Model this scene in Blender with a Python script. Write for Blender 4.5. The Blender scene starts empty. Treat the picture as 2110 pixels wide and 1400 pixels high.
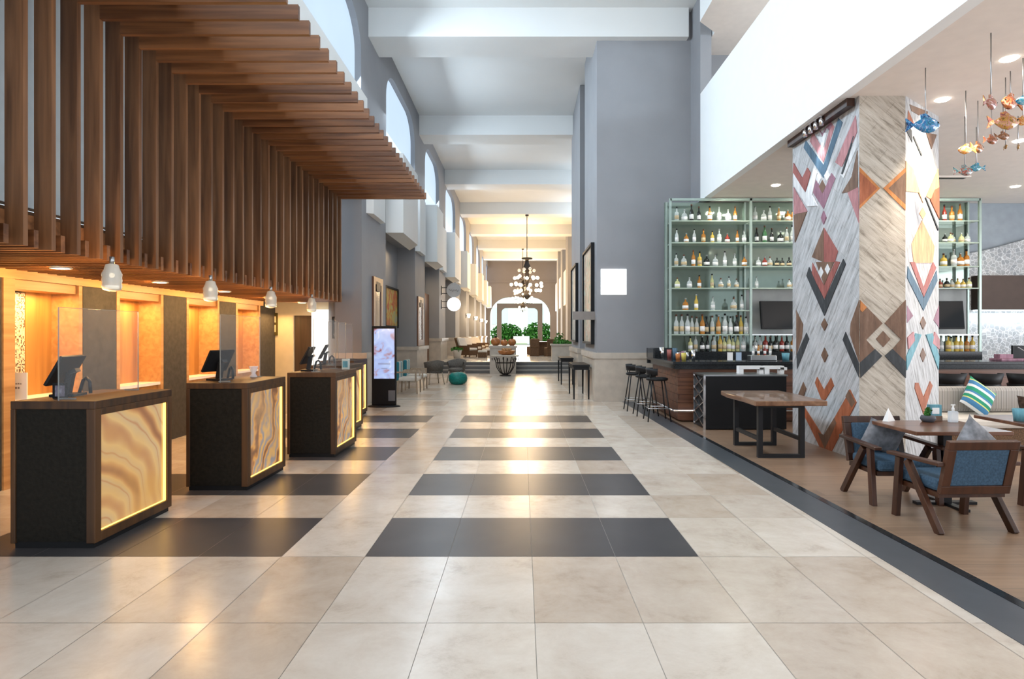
import bpy, math, random
from mathutils import Matrix, Vector
random.seed(7)
S = bpy.context.scene
C = S.collection
PI = math.pi
# ------------------------------------------------------------------ camera
CAM_H, F = 1.6, 1250.0
VX, VY = 1076.0, 689.0
cd = bpy.data.cameras.new('camera'); cam = bpy.data.objects.new('camera', cd); C.objects.link(cam)
cam.location = (0, 0, CAM_H); cam.rotation_euler = (PI/2, 0, 0)
cd.sensor_width = 36; cd.sensor_fit = 'HORIZONTAL'; cd.lens = F/2110*36
cd.shift_x = -(VX-1055)/2110; cd.shift_y = -(700-VY)/2110
cd.clip_start = .05; cd.clip_end = 400
S.camera = cam
# ------------------------------------------------------------------ world / exposure
w = bpy.data.worlds.new('world'); S.world = w; w.use_nodes = True
bg = w.node_tree.nodes['Background']; bg.inputs[0].default_value = (.80, .90, 1.0, 1); bg.inputs[1].default_value = 1.0
S.view_settings.view_transform = 'Standard'; S.view_settings.look = 'None'
S.view_settings.exposure = 0.35; S.view_settings.gamma = 1; S.view_settings.use_curve_mapping = False

def light(name, kind, loc, power, col=(1, 1, 1), size=.2, sizey=None, rot=(0, 0, 0), spot=None, parent=None, blend=.6):
    d = bpy.data.lights.new(name, kind); d.energy = power; d.color = col
    if kind == 'AREA':
        d.size = size
        if sizey: d.shape = 'RECTANGLE'; d.size_y = sizey
    else:
        d.shadow_soft_size = size
    if kind == 'SPOT': d.spot_size = math.radians(spot or 80); d.spot_blend = blend
    o = bpy.data.objects.new(name, d); C.objects.link(o); o.location = loc; o.rotation_euler = rot
    if parent: o.parent = parent
    return o
WARM = (1, .56, .20); WARM2 = (1, .72, .42); COOL = (.72, .87, 1)
# daylight through the clerestory windows on both sides of the nave
for y0, pw in ((2.6, 370), (9.4, 350), (15.8, 230), (22.4, 170), (28.4, 100)):
    light('clerestory_daylight', 'AREA', (-3.45, y0+2.1, 7.6), pw, COOL, 1.8, 4.0, rot=(0, -PI/2+.62, 0))
light('clerestory_daylight', 'AREA', (8.2, 6, 7.7), 300, COOL, 1.2, 11, rot=(0, PI/2, 0))
for y0 in (19.5, 26, 32.5):
    light('clerestory_daylight', 'AREA', (3.8, y0+2.1, 7.9), 60, COOL, 1.4, 3, rot=(0, PI/2, 0))
# daylight through the glazed entrance behind the visitor; added fill right of the bar, tilted up at its ceiling
light('entrance_daylight', 'AREA', (0, -4.5, 4.2), 170, (.92, .96, 1), 8, 6, rot=(PI/2+.15, 0, 0))
light('bar_ceiling_fill', 'AREA', (13.4, 5, 2.2), 480, (.95, .96, 1), 3, 10, rot=(0, PI/2+.3, 0))
light('garden_daylight', 'AREA', (0, 63, 3), 500, (.95, .98, 1), 6, 4.5, rot=(-PI/2, 0, 0))

# ------------------------------------------------------------------ node helpers
def newmat(name):
    m = bpy.data.materials.new(name); m.use_nodes = True
    nt = m.node_tree; b = nt.nodes['Principled BSDF']
    return m, nt, b
def N(nt, t, **k):
    n = nt.nodes.new(t)
    for a, v in k.items(): setattr(n, a, v)
    return n
def L(nt, a, b): nt.links.new(a, b)
def col4(c): return (c[0], c[1], c[2], 1)
def objcoord(nt, scale=(1, 1, 1), rot=(0, 0, 0), rnd=True):
    tc = N(nt, 'ShaderNodeTexCoord'); mp = N(nt, 'ShaderNodeMapping')
    mp.inputs['Scale'].default_value = scale; mp.inputs['Rotation'].default_value = rot
    L(nt, tc.outputs['Object'], mp.inputs['Vector'])
    if rnd:
        oi = N(nt, 'ShaderNodeObjectInfo'); ml = N(nt, 'ShaderNodeMath', operation='MULTIPLY'); ml.inputs[1].default_value = 17
        L(nt, oi.outputs['Random'], ml.inputs[0]); L(nt, ml.outputs[0], mp.inputs['Location'])
    return mp.outputs['Vector']
def ramp(nt, fac, stops):
    r = N(nt, 'ShaderNodeValToRGB'); e = r.color_ramp.elements
    while len(e) < len(stops): e.new(.5)
    for i, (p, c) in enumerate(stops): e[i].position = p; e[i].color = col4(c)
    L(nt, fac, r.inputs[0]); return r.outputs[0]
def bump(nt, b, h, s=.2, d=.01):
    n = N(nt, 'ShaderNodeBump'); n.inputs['Strength'].default_value = s; n.inputs['Distance'].default_value = d
    L(nt, h, n.inputs['Height']); L(nt, n.outputs[0], b.inputs['Normal'])
def plain(name, c, rough=.5, metal=0, var=.06, sc=6, coat=0, emit=None, es=1, bmp=0):
    m, nt, b = newmat(name)
    v = objcoord(nt, (sc, sc, sc)); n = N(nt, 'ShaderNodeTexNoise'); n.inputs['Scale'].default_value = 1; n.inputs['Detail'].default_value = 4
    L(nt, v, n.inputs['Vector'])
    L(nt, ramp(nt, n.outputs[0], [(.3, [x*(1-var) for x in c]), (.7, [min(1, x*(1+var)) for x in c])]), b.inputs['Base Color'])
    b.inputs['Roughness'].default_value = rough; b.inputs['Metallic'].default_value = metal
    if sum(c) < .3 and metal < .3: b.inputs['Specular IOR Level'].default_value = .22
    if coat: b.inputs['Coat Weight'].default_value = coat
    if emit: b.inputs['Emission Color'].default_value = col4(emit); b.inputs['Emission Strength'].default_value = es
    if bmp: bump(nt, b, n.outputs[0], bmp)
    return m
def wood(name, c1, c2, axis='z', rough=.4, sc=1, coat=0):
    m, nt, b = newmat(name)
    k = {'x': (.8, 14, 14), 'y': (14, .8, 14), 'z': (14, 14, .8)}[axis]
    v = objcoord(nt, [q*sc for q in k]); n = N(nt, 'ShaderNodeTexNoise'); n.inputs['Scale'].default_value = 1; n.inputs['Detail'].default_value = 6; n.inputs['Distortion'].default_value = .6
    L(nt, v, n.inputs['Vector'])
    oi = N(nt, 'ShaderNodeObjectInfo'); a = N(nt, 'ShaderNodeMath', operation='MULTIPLY_ADD'); a.inputs[1].default_value = .24; a.inputs[2].default_value = -.12
    L(nt, oi.outputs['Random'], a.inputs[0]); a2 = N(nt, 'ShaderNodeMath', operation='ADD'); L(nt, n.outputs[0], a2.inputs[0]); L(nt, a.outputs[0], a2.inputs[1])
    L(nt, ramp(nt, a2.outputs[0], [(.28, c1), (.72, c2)]), b.inputs['Base Color'])
    b.inputs['Roughness'].default_value = rough
    if coat: b.inputs['Coat Weight'].default_value = coat
    bump(nt, b, n.outputs[0], .12)
    return m
def glow(name, c, s):
    m, nt, b = newmat(name); b.inputs['Base Color'].default_value = (.05, .05, .05, 1)
    b.inputs['Emission Color'].default_value = col4(c); b.inputs['Emission Strength'].default_value = s
    n = N(nt, 'ShaderNodeTexNoise'); n.inputs['Scale'].default_value = .6
    L(nt, objcoord(nt), n.inputs['Vector'])
    L(nt, ramp(nt, n.outputs[0], [(.3, [x*.95 for x in c]), (.7, c)]), b.inputs['Emission Color'])
    return m
def glassy(name, c=(1, 1, 1), rough=.02, alpha=.2):
    m, nt, b = newmat(name); b.inputs['Base Color'].default_value = col4(c); b.inputs['Roughness'].default_value = rough
    b.inputs['Alpha'].default_value = alpha; b.inputs['IOR'].default_value = 1.45
    return m

M = {}
M['wallgrey'] = plain('grey plaster', (.272, .275, .29), .7, var=.05, sc=1.2, bmp=.05)
M['walltaupe'] = plain('taupe plaster', (.23, .20, .185), .75, var=.04, sc=1)
M['white'] = plain('white plaster', (.74, .75, .74), .7, var=.02, sc=.7)
M['cream'] = plain('cream plaster', (.70, .60, .42), .7, var=.04)
M['stonecream'] = plain('cream limestone', (.50, .44, .37), .35, var=.1, sc=5)
M['ceilbar'] = plain('warm grey ceiling', (.80, .73, .67), .7, var=.03)
M['slat_x'] = wood('walnut slat across', (.085, .030, .010), (.27, .115, .044), 'x', .42)
M['slat_z'] = wood('walnut slat upright', (.085, .034, .013), (.26, .12, .052), 'z', .45)
M['honey'] = wood('honey timber panel', (.34, .145, .035), (.60, .30, .08), 'z', .4, .6)
M['honeyx'] = wood('honey timber trim', (.40, .20, .07), (.60, .34, .14), 'y', .4)
M['darkpanel'] = plain('slate grey leather', (.06, .055, .047), .6, var=.2, sc=14, bmp=.3)
M['deskwood'] = wood('dark walnut edging', (.022, .008, .002), (.085, .034, .008), 'z', .5)
M['deskblack'] = plain('black brown leather', (.009, .0075, .005), .6, var=.4, sc=30, bmp=.4)
M['black'] = plain('black satin', (.010, .010, .011), .48)
M['blackmetal'] = plain('black metal', (.02, .02, .022), .4, .5)
M['iron'] = plain('wrought iron', (.035, .028, .025), .5, .6)
M['chrome'] = plain('chrome', (.75, .75, .77), .15, 1)
M['steel'] = plain('steel', (.45, .46, .47), .3, 1)
M['gloss'] = plain('black granite', (.02, .022, .024), .12, var=.4, sc=40)
M['paper'] = plain('white paper', (.82, .80, .78), .6, var=.02)
M['darktile'] = None
M['blue'] = plain('slate blue upholstery', (.05, .092, .14), .85, var=.25, sc=60, bmp=.3)
M['chairwood'] = wood('dark chair timber', (.022, .007, .003), (.070, .024, .011), 'z', .35)
M['chairwoody'] = wood('dark arm timber', (.022, .007, .003), (.070, .024, .011), 'y', .35)
M['tablewood'] = wood('reddish table timber', (.08, .028, .013), (.21, .085, .042), 'x', .3, .8, .3)
M['tablewoody'] = wood('slab table timber', (.10, .042, .02), (.27, .14, .075), 'y', .3, .8, .3)
M['greypillow'] = plain('grey patterned cotton', (.22, .22, .235), .9, var=.4, sc=14)
M['linen'] = plain('cream linen', (.68, .63, .56), .9, var=.05)
M['brownfur'] = plain('dark brown plush', (.05, .03, .022), .9, var=.5, sc=30, bmp=.6)
M['teal'] = plain('teal leather', (.0, .19, .16), .5, var=.3, sc=20)
M['wicker'] = plain('brown wicker', (.13, .07, .035), .6, var=.5, sc=60, bmp=.6)
M['greywicker'] = plain('grey rope weave', (.12, .105, .09), .7, var=.5, sc=60, bmp=.6)
M['palewood'] = wood('pale ash leg', (.30, .22, .15), (.48, .38, .28), 'z', .5)
def grain(name, c):
    m, nt, b = newmat(name)
    n = N(nt, 'ShaderNodeTexNoise'); n.inputs['Scale'].default_value = 1; n.inputs['Detail'].default_value = 7; n.inputs['Roughness'].default_value = .7
    L(nt, objcoord(nt, (16, 16, 3), (.6, .5, 0)), n.inputs['Vector'])
    L(nt, ramp(nt, n.outputs[0], [(.3, [x*.62 for x in c]), (.5, c), (.72, [min(.85, x*1.3+.03) for x in c])]), b.inputs['Base Color'])
    b.inputs['Roughness'].default_value = .6; bump(nt, b, n.outputs[0], .3)
    return m
M['rust'] = grain('rust stain', (.34, .095, .035))
M['orange'] = grain('orange stain', (.50, .18, .045))
M['brownin'] = grain('brown stain', (.16, .085, .05))
M['charcoal'] = grain('charcoal stain', (.028, .032, .036))
M['navy'] = grain('navy stain', (.05, .11, .17))
M['redin'] = grain('brick red stain', (.30, .085, .07))
M['pink'] = grain('faded pink stain', (.43, .19, .20))
M['mauve'] = grain('mauve stain', (.26, .12, .17))
M['whitein'] = grain('white limewash', (.70, .71, .72))
M['tealin'] = grain('teal stain', (.10, .28, .34))
M['peach'] = grain('peach stain', (.62, .33, .17))
M['lit'] = glow('white light panel', (1, 1, 1), 2.2)
M['window'] = glow('frosted daylight glazing', (.60, .77, .98), .80)
M['led'] = glow('warm led', (1, .56, .10), 3.2)
M['bulb'] = glow('warm bulb', (1, .82, .55), 7)
M['downlight'] = glow('warm downlight', (1, .85, .55), 9)
M['glass'] = glassy('clear acrylic', (.8, .83, .85), .03, .05)
M['gedge'] = glassy('acrylic edge', (.30, .32, .32), .2, .6)
M['shelfglass'] = glassy('green shelf glass', (.45, .54, .45), .05, .75)
M['frame_pale'] = plain('pale green metal', (.34, .42, .38), .35, .4)
M['aluframe'] = plain('brushed pale metal', (.72, .74, .74), .3, .6)

def m_stone_floor():
    m, nt, b = newmat('travertine tile')
    v = objcoord(nt, (1, 1, 1), rnd=False)
    n = N(nt, 'ShaderNodeTexNoise'); n.inputs['Scale'].default_value = 2.6; n.inputs['Detail'].default_value = 12; n.inputs['Roughness'].default_value = .72; n.inputs['Distortion'].default_value = .25
    at = N(nt, 'ShaderNodeAttribute', attribute_name='tint')
    # every tile has its own figure: shift the noise by the tile's tint
    ad = N(nt, 'ShaderNodeVectorMath', operation='MULTIPLY_ADD'); ad.inputs[1].default_value = (31, 17, 5)
    L(nt, at.outputs['Vector'], ad.inputs[0]); L(nt, v, ad.inputs[2]); L(nt, ad.outputs[0], n.inputs['Vector'])
    c = ramp(nt, n.outputs[0], [(.28, (.42, .355, .295)), (.44, (.545, .485, .42)), (.60, (.60, .55, .49)), (.78, (.65, .61, .56))])
    mx = N(nt, 'ShaderNodeMix', data_type='RGBA', blend_type='MULTIPLY'); mx.inputs[0].default_value = 1
    L(nt, c, mx.inputs[6]); L(nt, ramp(nt, at.outputs['Fac'], [(0, (.86, .76, .68)), (.4, (1.0, .945, .90)), (1, (1.14, 1.10, 1.06))]), mx.inputs[7])
    L(nt, mx.outputs[2], b.inputs['Base Color'])
    n2 = N(nt, 'ShaderNodeTexNoise'); n2.inputs['Scale'].default_value = 5; L(nt, v, n2.inputs['Vector'])
    mr = N(nt, 'ShaderNodeMapRange'); mr.inputs[3].default_value = .16; mr.inputs[4].default_value = .30; L(nt, n2.outputs[0], mr.inputs[0]); L(nt, mr.outputs[0], b.inputs['Roughness'])
    return m
M['travertine'] = m_stone_floor()
M['darktile'] = plain('charcoal stone tile', (.062, .058, .060), .33, var=.12, sc=3)
M['grout'] = plain('grout', (.42, .38, .33), .6)

def m_planks():
    m, nt, b = newmat('pale timber plank floor')
    v = objcoord(nt, (1, 1, 1), rnd=False)
    br = N(nt, 'ShaderNodeTexBrick'); br.inputs['Scale'].default_value = 1; br.inputs['Brick Width'].default_value = 1.2; br.inputs['Row Height'].default_value = .2
    br.inputs['Mortar Size'].default_value = .003; br.inputs['Color1'].default_value = (.24, .15, .095, 1); br.inputs['Color2'].default_value = (.30, .19, .12, 1); br.inputs['Mortar'].default_value = (.16, .11, .08, 1)
    L(nt, v, br.inputs['Vector'])
    mp = N(nt, 'ShaderNodeMapping'); mp.inputs['Scale'].default_value = (1.5, 18, 1); L(nt, v, mp.inputs[0])
    n = N(nt, 'ShaderNodeTexNoise'); n.inputs['Scale'].default_value = 1.3; n.inputs['Detail'].default_value = 5; L(nt, mp.outputs[0], n.inputs['Vector'])
    mx = N(nt, 'ShaderNodeMix', data_type='RGBA', blend_type='MULTIPLY'); mx.inputs[0].default_value = 1
    L(nt, br.outputs[0], mx.inputs[6]); L(nt, ramp(nt, n.outputs[0], [(.3, (.8, .8, .8)), (.7, (1.1, 1.1, 1.1))]), mx.inputs[7])
    L(nt, mx.outputs[2], b.inputs['Base Color']); b.inputs['Roughness'].default_value = .33
    return m
M['planks'] = m_planks()

def m_onyx(name, sc, off, grey, rings=False, glo=(.72, .36, .08)):
    m, nt, b = newmat(name)
    v = objcoord(nt, (1, sc, sc), (off, 0, 0), rnd=False)
    n0 = N(nt, 'ShaderNodeTexNoise'); n0.inputs['Scale'].default_value = 1.5; n0.inputs['Detail'].default_value = 4; L(nt, v, n0.inputs['Vector'])
    wv = N(nt, 'ShaderNodeTexWave', wave_type='BANDS', bands_direction='DIAGONAL'); wv.inputs['Scale'].default_value = .9; wv.inputs['Distortion'].default_value = 9; wv.inputs['Detail'].default_value = 4; wv.inputs['Detail Scale'].default_value = 1.1
    L(nt, v, wv.inputs['Vector'])
    if rings:
        wv.wave_type = 'RINGS'; wv.rings_direction = 'X'; wv.inputs['Scale'].default_value = .62; wv.inputs['Distortion'].default_value = 7.5; wv.inputs['Detail'].default_value = 3; wv.inputs['Detail Scale'].default_value = 1.3
    c = ramp(nt, wv.outputs[1], [(0, (.30, .10, .04)), (.09, (.55, .24, .08)), (.2, (.74, .44, .16)), (.42, grey), (.50, (.50, .22, .10)), (.56, grey), (.86, (.74, .46, .18)), (1, (.5, .22, .09))] if rings else [(0, (.16, .055, .03)), (.10, (.42, .16, .05)), (.28, (.80, .36, .07)), (.55, grey), (.8, grey), (1, (.72, .40, .12))])
    mx = N(nt, 'ShaderNodeMix', data_type='RGBA'); L(nt, ramp(nt, n0.outputs[0], [(.42, (0, 0, 0)), (.66, (.75, .75, .75))]), mx.inputs[0])
    L(nt, c, mx.inputs[6]); mx.inputs[7].default_value = (*glo, 1)
    b.inputs['Base Color'].default_value = (.12, .09, .05, 1); L(nt, mx.outputs[2], b.inputs['Emission Color'])
    b.inputs['Emission Strength'].default_value = .62; b.inputs['Roughness'].default_value = .15
    return m
M['onyxa'] = m_onyx('backlit golden onyx', .9, .3, (.62, .42, .21), True)
M['onyxb'] = m_onyx('backlit grey veined onyx', 1.7, 1.2, (.27, .25, .26), False, (.50, .28, .12))

def m_pillar(name, rot, c1, c2, c3):
    m, nt, b = newmat(name)
    v = objcoord(nt, (1, 1, 1), rnd=False)
    g = N(nt, 'ShaderNodeSeparateXYZ'); L(nt, v, g.inputs[0])
    a = N(nt, 'ShaderNodeMath', operation='ADD'); L(nt, g.outputs[0], a.inputs[0]); L(nt, g.outputs[1], a.inputs[1])
    cb = N(nt, 'ShaderNodeCombineXYZ'); L(nt, a.outputs[0], cb.inputs[0]); L(nt, g.outputs[2], cb.inputs[1])
    mp = N(nt, 'ShaderNodeMapping'); mp.inputs['Rotation'].default_value = (0, 0, rot); L(nt, cb.outputs[0], mp.inputs[0])
    mp2 = N(nt, 'ShaderNodeMapping'); mp2.inputs['Scale'].default_value = (2.6, 19, 1); L(nt, mp.outputs[0], mp2.inputs[0])
    n = N(nt, 'ShaderNodeTexNoise'); n.inputs['Scale'].default_value = 1; n.inputs['Detail'].default_value = 7; n.inputs['Roughness'].default_value = .7; L(nt, mp2.outputs[0], n.inputs['Vector'])
    br = N(nt, 'ShaderNodeTexBrick'); br.inputs['Scale'].default_value = 1; br.inputs['Brick Width'].default_value = .62; br.inputs['Row Height'].default_value = .17
    br.inputs['Mortar Size'].default_value = .0025; br.inputs['Color1'].default_value = (1, 1, 1, 1); br.inputs['Color2'].default_value = (.90, .90, .90, 1); br.inputs['Mortar'].default_value = (.66, .64, .62, 1)
    L(nt, mp.outputs[0], br.inputs['Vector'])
    c = ramp(nt, n.outputs[0], [(.34, c1), (.47, c2), (.66, c3)])
    mx = N(nt, 'ShaderNodeMix', data_type='RGBA', blend_type='MULTIPLY'); mx.inputs[0].default_value = 1
    L(nt, c, mx.inputs[6]); L(nt, br.outputs[0], mx.inputs[7]); L(nt, mx.outputs[2], b.inputs['Base Color'])
    b.inputs['Roughness'].default_value = .6; bump(nt, b, n.outputs[0], .5, .01)
    return m
M['pill_l'] = m_pillar('whitewashed timber boards', .95, (.22, .215, .21), (.44, .45, .46), (.62, .63, .65))
M['pill_c'] = m_pillar('limed timber boards', .7, (.22, .185, .14), (.46, .40, .33), (.60, .545, .47))

def m_rubble():
    m, nt, b = newmat('white jointed rubble stone')
    v = objcoord(nt, (2.3, 2.3, 2.3), rnd=False)
    vo = N(nt, 'ShaderNodeTexVoronoi', feature='DISTANCE_TO_EDGE'); L(nt, v, vo.inputs['Vector'])
    vc = N(nt, 'ShaderNodeTexVoronoi'); L(nt, v, vc.inputs['Vector'])
    mx = N(nt, 'ShaderNodeMix', data_type='RGBA'); L(nt, ramp(nt, vo.outputs['Distance'], [(.02, (0, 0, 0)), (.06, (1, 1, 1))]), mx.inputs[0])
    mx.inputs[6].default_value = (.72, .74, .75, 1); L(nt, ramp(nt, vc.outputs['Color'], [(0, (.30, .32, .34)), (1, (.50, .50, .50))]), mx.inputs[7])
    L(nt, mx.outputs[2], b.inputs['Base Color']); b.inputs['Roughness'].default_value = .8
    return m
M['rubble'] = m_rubble()

def m_mosaic():
    m, nt, b = newmat('cream and brown mosaic')
    v = objcoord(nt, (14, 14, 14), rnd=False)
    vo = N(nt, 'ShaderNodeTexVoronoi', distance='CHEBYCHEV'); vo.inputs['Randomness'].default_value = 0; L(nt, v, vo.inputs['Vector'])
    wn = N(nt, 'ShaderNodeTexWhiteNoise'); L(nt, vo.outputs['Position'], wn.inputs['Vector'])
    L(nt, ramp(nt, wn.outputs[0], [(0, (.12, .07, .04)), (.16, (.15, .09, .05)), (.22, (.55, .40, .22)), (.5, (.74, .64, .46)), (1, (.8, .74, .6))]), b.inputs['Base Color'])
    b.inputs['Roughness'].default_value = .3
    return m
M['mosaic'] = m_mosaic()

def m_stripes(name, cols, axis, scale):
    m, nt, b = newmat(name)
    v = objcoord(nt, (1, 1, 1), rnd=False); g = N(nt, 'ShaderNodeSeparateXYZ'); L(nt, v, g.inputs[0])
    ml = N(nt, 'ShaderNodeMath', operation='MULTIPLY'); ml.inputs[1].default_value = scale; L(nt, g.outputs['xyz'.index(axis)], ml.inputs[0])
    fr = N(nt, 'ShaderNodeMath', operation='FRACT'); L(nt, ml.outputs[0], fr.inputs[0])
    r = N(nt, 'ShaderNodeValToRGB'); r.color_ramp.interpolation = 'CONSTANT'; e = r.color_ramp.elements
    while len(e) < len(cols): e.new(.5)
    for i, (p, c) in enumerate(cols): e[i].position = p; e[i].color = col4(c)
    L(nt, fr.outputs[0], r.inputs[0]); L(nt, r.outputs[0], b.inputs['Base Color']); b.inputs['Roughness'].default_value = .85
    return m
M['stripepillow'] = m_stripes('green blue striped cotton', [(0, (.02, .30, .17)), (.2, (.75, .78, .78)), (.34, (.06, .22, .42)), (.56, (.72, .74, .25)), (.62, (.02, .30, .17)), (.78, (.75, .78, .78)), (.9, (.06, .22, .42))], 'z', 3.4)
M['stripesofa'] = m_stripes('grey pinstripe cotton', [(0, (.40, .37, .34)), (.3, (.22, .21, .20)), (.4, (.44, .41, .38)), (.7, (.30, .27, .25)), (.8, (.42, .39, .36))], 'x', 13)
M['stripechair'] = m_stripes('teal white striped cotton', [(0, (.02, .19, .24)), (.35, (.7, .72, .7)), (.55, (.14, .45, .42)), (.7, (.3, .27, .24)), (.85, (.7, .72, .7))], 'y', 3.0)

def m_art(name, cols, sc=2.5, rough=.5, emit=0):
    m, nt, b = newmat(name)
    n = N(nt, 'ShaderNodeTexNoise'); n.inputs['Scale'].default_value = sc; n.inputs['Detail'].default_value = 2.5; n.inputs['Distortion'].default_value = 1.5
    L(nt, objcoord(nt), n.inputs['Vector']); c = ramp(nt, n.outputs[0], cols); L(nt, c, b.inputs['Base Color']); b.inputs['Roughness'].default_value = rough
    if emit:
        L(nt, c, b.inputs['Emission Color']); b.inputs['Emission Strength'].default_value = emit
        for l in list(b.inputs['Base Color'].links): nt.links.remove(l)
        b.inputs['Base Color'].default_value = (.02, .02, .02, 1)
    return m
M['artwarm'] = m_art('abstract red yellow painting', [(.3, (.55, .10, .04)), (.45, (.62, .25, .08)), (.55, (.62, .50, .10)), (.7, (.45, .46, .35))])
M['artpale'] = m_art('abstract pale landscape', [(.3, (.10, .16, .10)), (.45, (.45, .45, .36)), (.55, (.5, .3, .2)), (.7, (.5, .58, .5))])
M['screen'] = m_art('kiosk screen picture', [(.34, (.22, .05, .10)), (.42, (.45, .34, .45)), (.48, (.40, .50, .85)), (.62, (.50, .62, .92)), (.72, (.85, .85, .95))], 3, .2, .8)
M['mirror'] = plain('green tinted mirror', (.22, .275, .235), .06, .5, var=.03)
M['foliage'] = plain('leaf green', (.06, .20, .035), .6, var=.5, sc=4)
M['grass'] = plain('lawn', (.10, .26, .05), .9, var=.3, sc=3)
M['pool'] = plain('pool water', (.06, .30, .50), .05, var=.15, sc=1)
M['pumpkin'] = plain('orange glazed ceramic', (.42, .15, .04), .3, var=.3, sc=8)

# ------------------------------------------------------------------ mesh helpers
class MB:
    def __init__(s): s.v = []; s.f = []; s.m = []; s.s = []
    def add(s, vs, fs, mi=0, sm=False):
        k = len(s.v); s.v += [tuple(p) for p in vs]
        for f in fs: s.f.append([i+k for i in f]); s.m.append(mi); s.s.append(sm)
        return s
    def box(s, x0, x1, y0, y1, z0, z1, mi=0):
        if x0 > x1: x0, x1 = x1, x0
        if y0 > y1: y0, y1 = y1, y0
        if z0 > z1: z0, z1 = z1, z0
        return s.add([(x0, y0, z0), (x1, y0, z0), (x1, y1, z0), (x0, y1, z0), (x0, y0, z1), (x1, y0, z1), (x1, y1, z1), (x0, y1, z1)],
                     [(0, 3, 2, 1), (4, 5, 6, 7), (0, 1, 5, 4), (1, 2, 6, 5), (2, 3, 7, 6), (3, 0, 4, 7)], mi)
    def bar(s, p, q, w, h, mi=0, up=(0, 0, 1), w2=None, h2=None):
        p, q = Vector(p), Vector(q); d = (q-p).normalized(); u = Vector(up)
        if abs(d.dot(u)) > .98: u = Vector((0, 1, 0))
        a = d.cross(u).normalized(); b = a.cross(d).normalized(); w2 = w2 or w; h2 = h2 or h
        vs = [p-a*w/2-b*h/2, p+a*w/2-b*h/2, p+a*w/2+b*h/2, p-a*w/2+b*h/2, q-a*w2/2-b*h2/2, q+a*w2/2-b*h2/2, q+a*w2/2+b*h2/2, q-a*w2/2+b*h2/2]
        return s.add(vs, [(0, 1, 2, 3), (7, 6, 5, 4), (0, 4, 5, 1), (1, 5, 6, 2), (2, 6, 7, 3), (3, 7, 4, 0)], mi)
    def tube(s, pts, r, n=8, mi=0, cap=True):
        pts = [Vector(p) for p in pts]; rs = r if isinstance(r, (list, tuple)) else [r]*len(pts); vs = []; fs = []
        ref = None
        for i, p in enumerate(pts):
            d = (pts[min(i+1, len(pts)-1)]-pts[max(i-1, 0)]).normalized()
            if ref is None: ref = Vector((0, 0, 1)) if abs(d.z) < .9 else Vector((1, 0, 0))
            a = d.cross(ref).normalized(); b = a.cross(d).normalized(); ref = b
            for k in range(n): t = 2*PI*k/n; vs.append(p+(a*math.cos(t)+b*math.sin(t))*rs[i])
        for i in range(len(pts)-1):
            for k in range(n): k2 = (k+1) % n; fs.append((i*n+k, i*n+k2, (i+1)*n+k2, (i+1)*n+k))
        if cap: fs.append(tuple(range(n))[::-1]); fs.append(tuple((len(pts)-1)*n+k for k in range(n)))
        return s.add(vs, fs, mi, True)
    def lathe(s, prof, n=16, c=(0, 0, 0), mi=0, sm=True, sx=1, sy=1):
        vs = []; fs = []
        for (r, z) in prof:
            for k in range(n): t = 2*PI*k/n; vs.append((c[0]+r*sx*math.cos(t), c[1]+r*sy*math.sin(t), c[2]+z))
        for i in range(len(prof)-1):
            for k in range(n): k2 = (k+1) % n; fs.append((i*n+k, i*n+k2, (i+1)*n+k2, (i+1)*n+k))
        fs.append(tuple(range(n))[::-1]); fs.append(tuple((len(prof)-1)*n+k for k in range(n)))
        return s.add(vs, fs, mi, sm)
    def prism(s, poly, a, b, axis='z', mi=0, mside=None):
        def P(u, v, t): return {'z': (u, v, t), 'x': (t, u, v), 'y': (u, t, v)}[axis]
        n = len(poly); vs = [P(u, v, a) for u, v in poly]+[P(u, v, b) for u, v in poly]
        s.add(vs, [tuple(range(n))[::-1], tuple(range(n, 2*n))], mi)
        k = len(s.v)-2*n; ms = mi if mside is None else mside
        for i in range(n):
            j = (i+1) % n; s.f.append([k+i, k+j, k+n+j, k+n+i]); s.m.append(ms); s.s.append(False)
        return s
    def ball(s, c, r, n=12, mi=0, sq=(1, 1, 1)):
        vs = []; fs = []; h = n//2
        for i in range(h+1):
            ph = PI*i/h
            for k in range(n): t = 2*PI*k/n; vs.append((c[0]+r*sq[0]*math.sin(ph)*math.cos(t), c[1]+r*sq[1]*math.sin(ph)*math.sin(t), c[2]+r*sq[2]*math.cos(ph)))
        for i in range(h):
            for k in range(n): k2 = (k+1) % n; fs.append(((i+1)*n+k, (i+1)*n+k2, i*n+k2, i*n+k))
        return s.add(vs, fs, mi, True)
    def pillow(s, w, h, t, n=14, mi=0, M4=None):
        vs = []; fs = []
        for side in (1, -1):
            for i in range(n+1):
                for j in range(n+1):
                    u, v = 2*i/n-1, 2*j/n-1; q = max(0, (1-abs(u)**2.6)*(1-abs(v)**2.6))**.5
                    pin = 1-.07*(1-abs(u)**3)*abs(v)**4-.0; pin2 = 1-.07*(1-abs(v)**3)*abs(u)**4
                    p = Vector((u*w/2*pin2, side*q*t/2, v*h/2*pin))
                    vs.append(M4 @ p if M4 else p)
        o = (n+1)**2
        for i in range(n):
            for j in range(n):
                a = i*(n+1)+j; fs.append((a, a+n+1, a+n+2, a+1)); fs.append((o+a, o+a+1, o+a+n+2, o+a+n+1))
        return s.add(vs, fs, mi, True)
    def mesh(s, name, mats):
        me = bpy.data.meshes.new(name); me.from_pydata(s.v, [], s.f)
        for m in (mats if isinstance(mats, (list, tuple)) else [mats]): me.materials.append(m)
        me.polygons.foreach_set('material_index', s.m); me.polygons.foreach_set('use_smooth', s.s); me.update()
        return me
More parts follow.
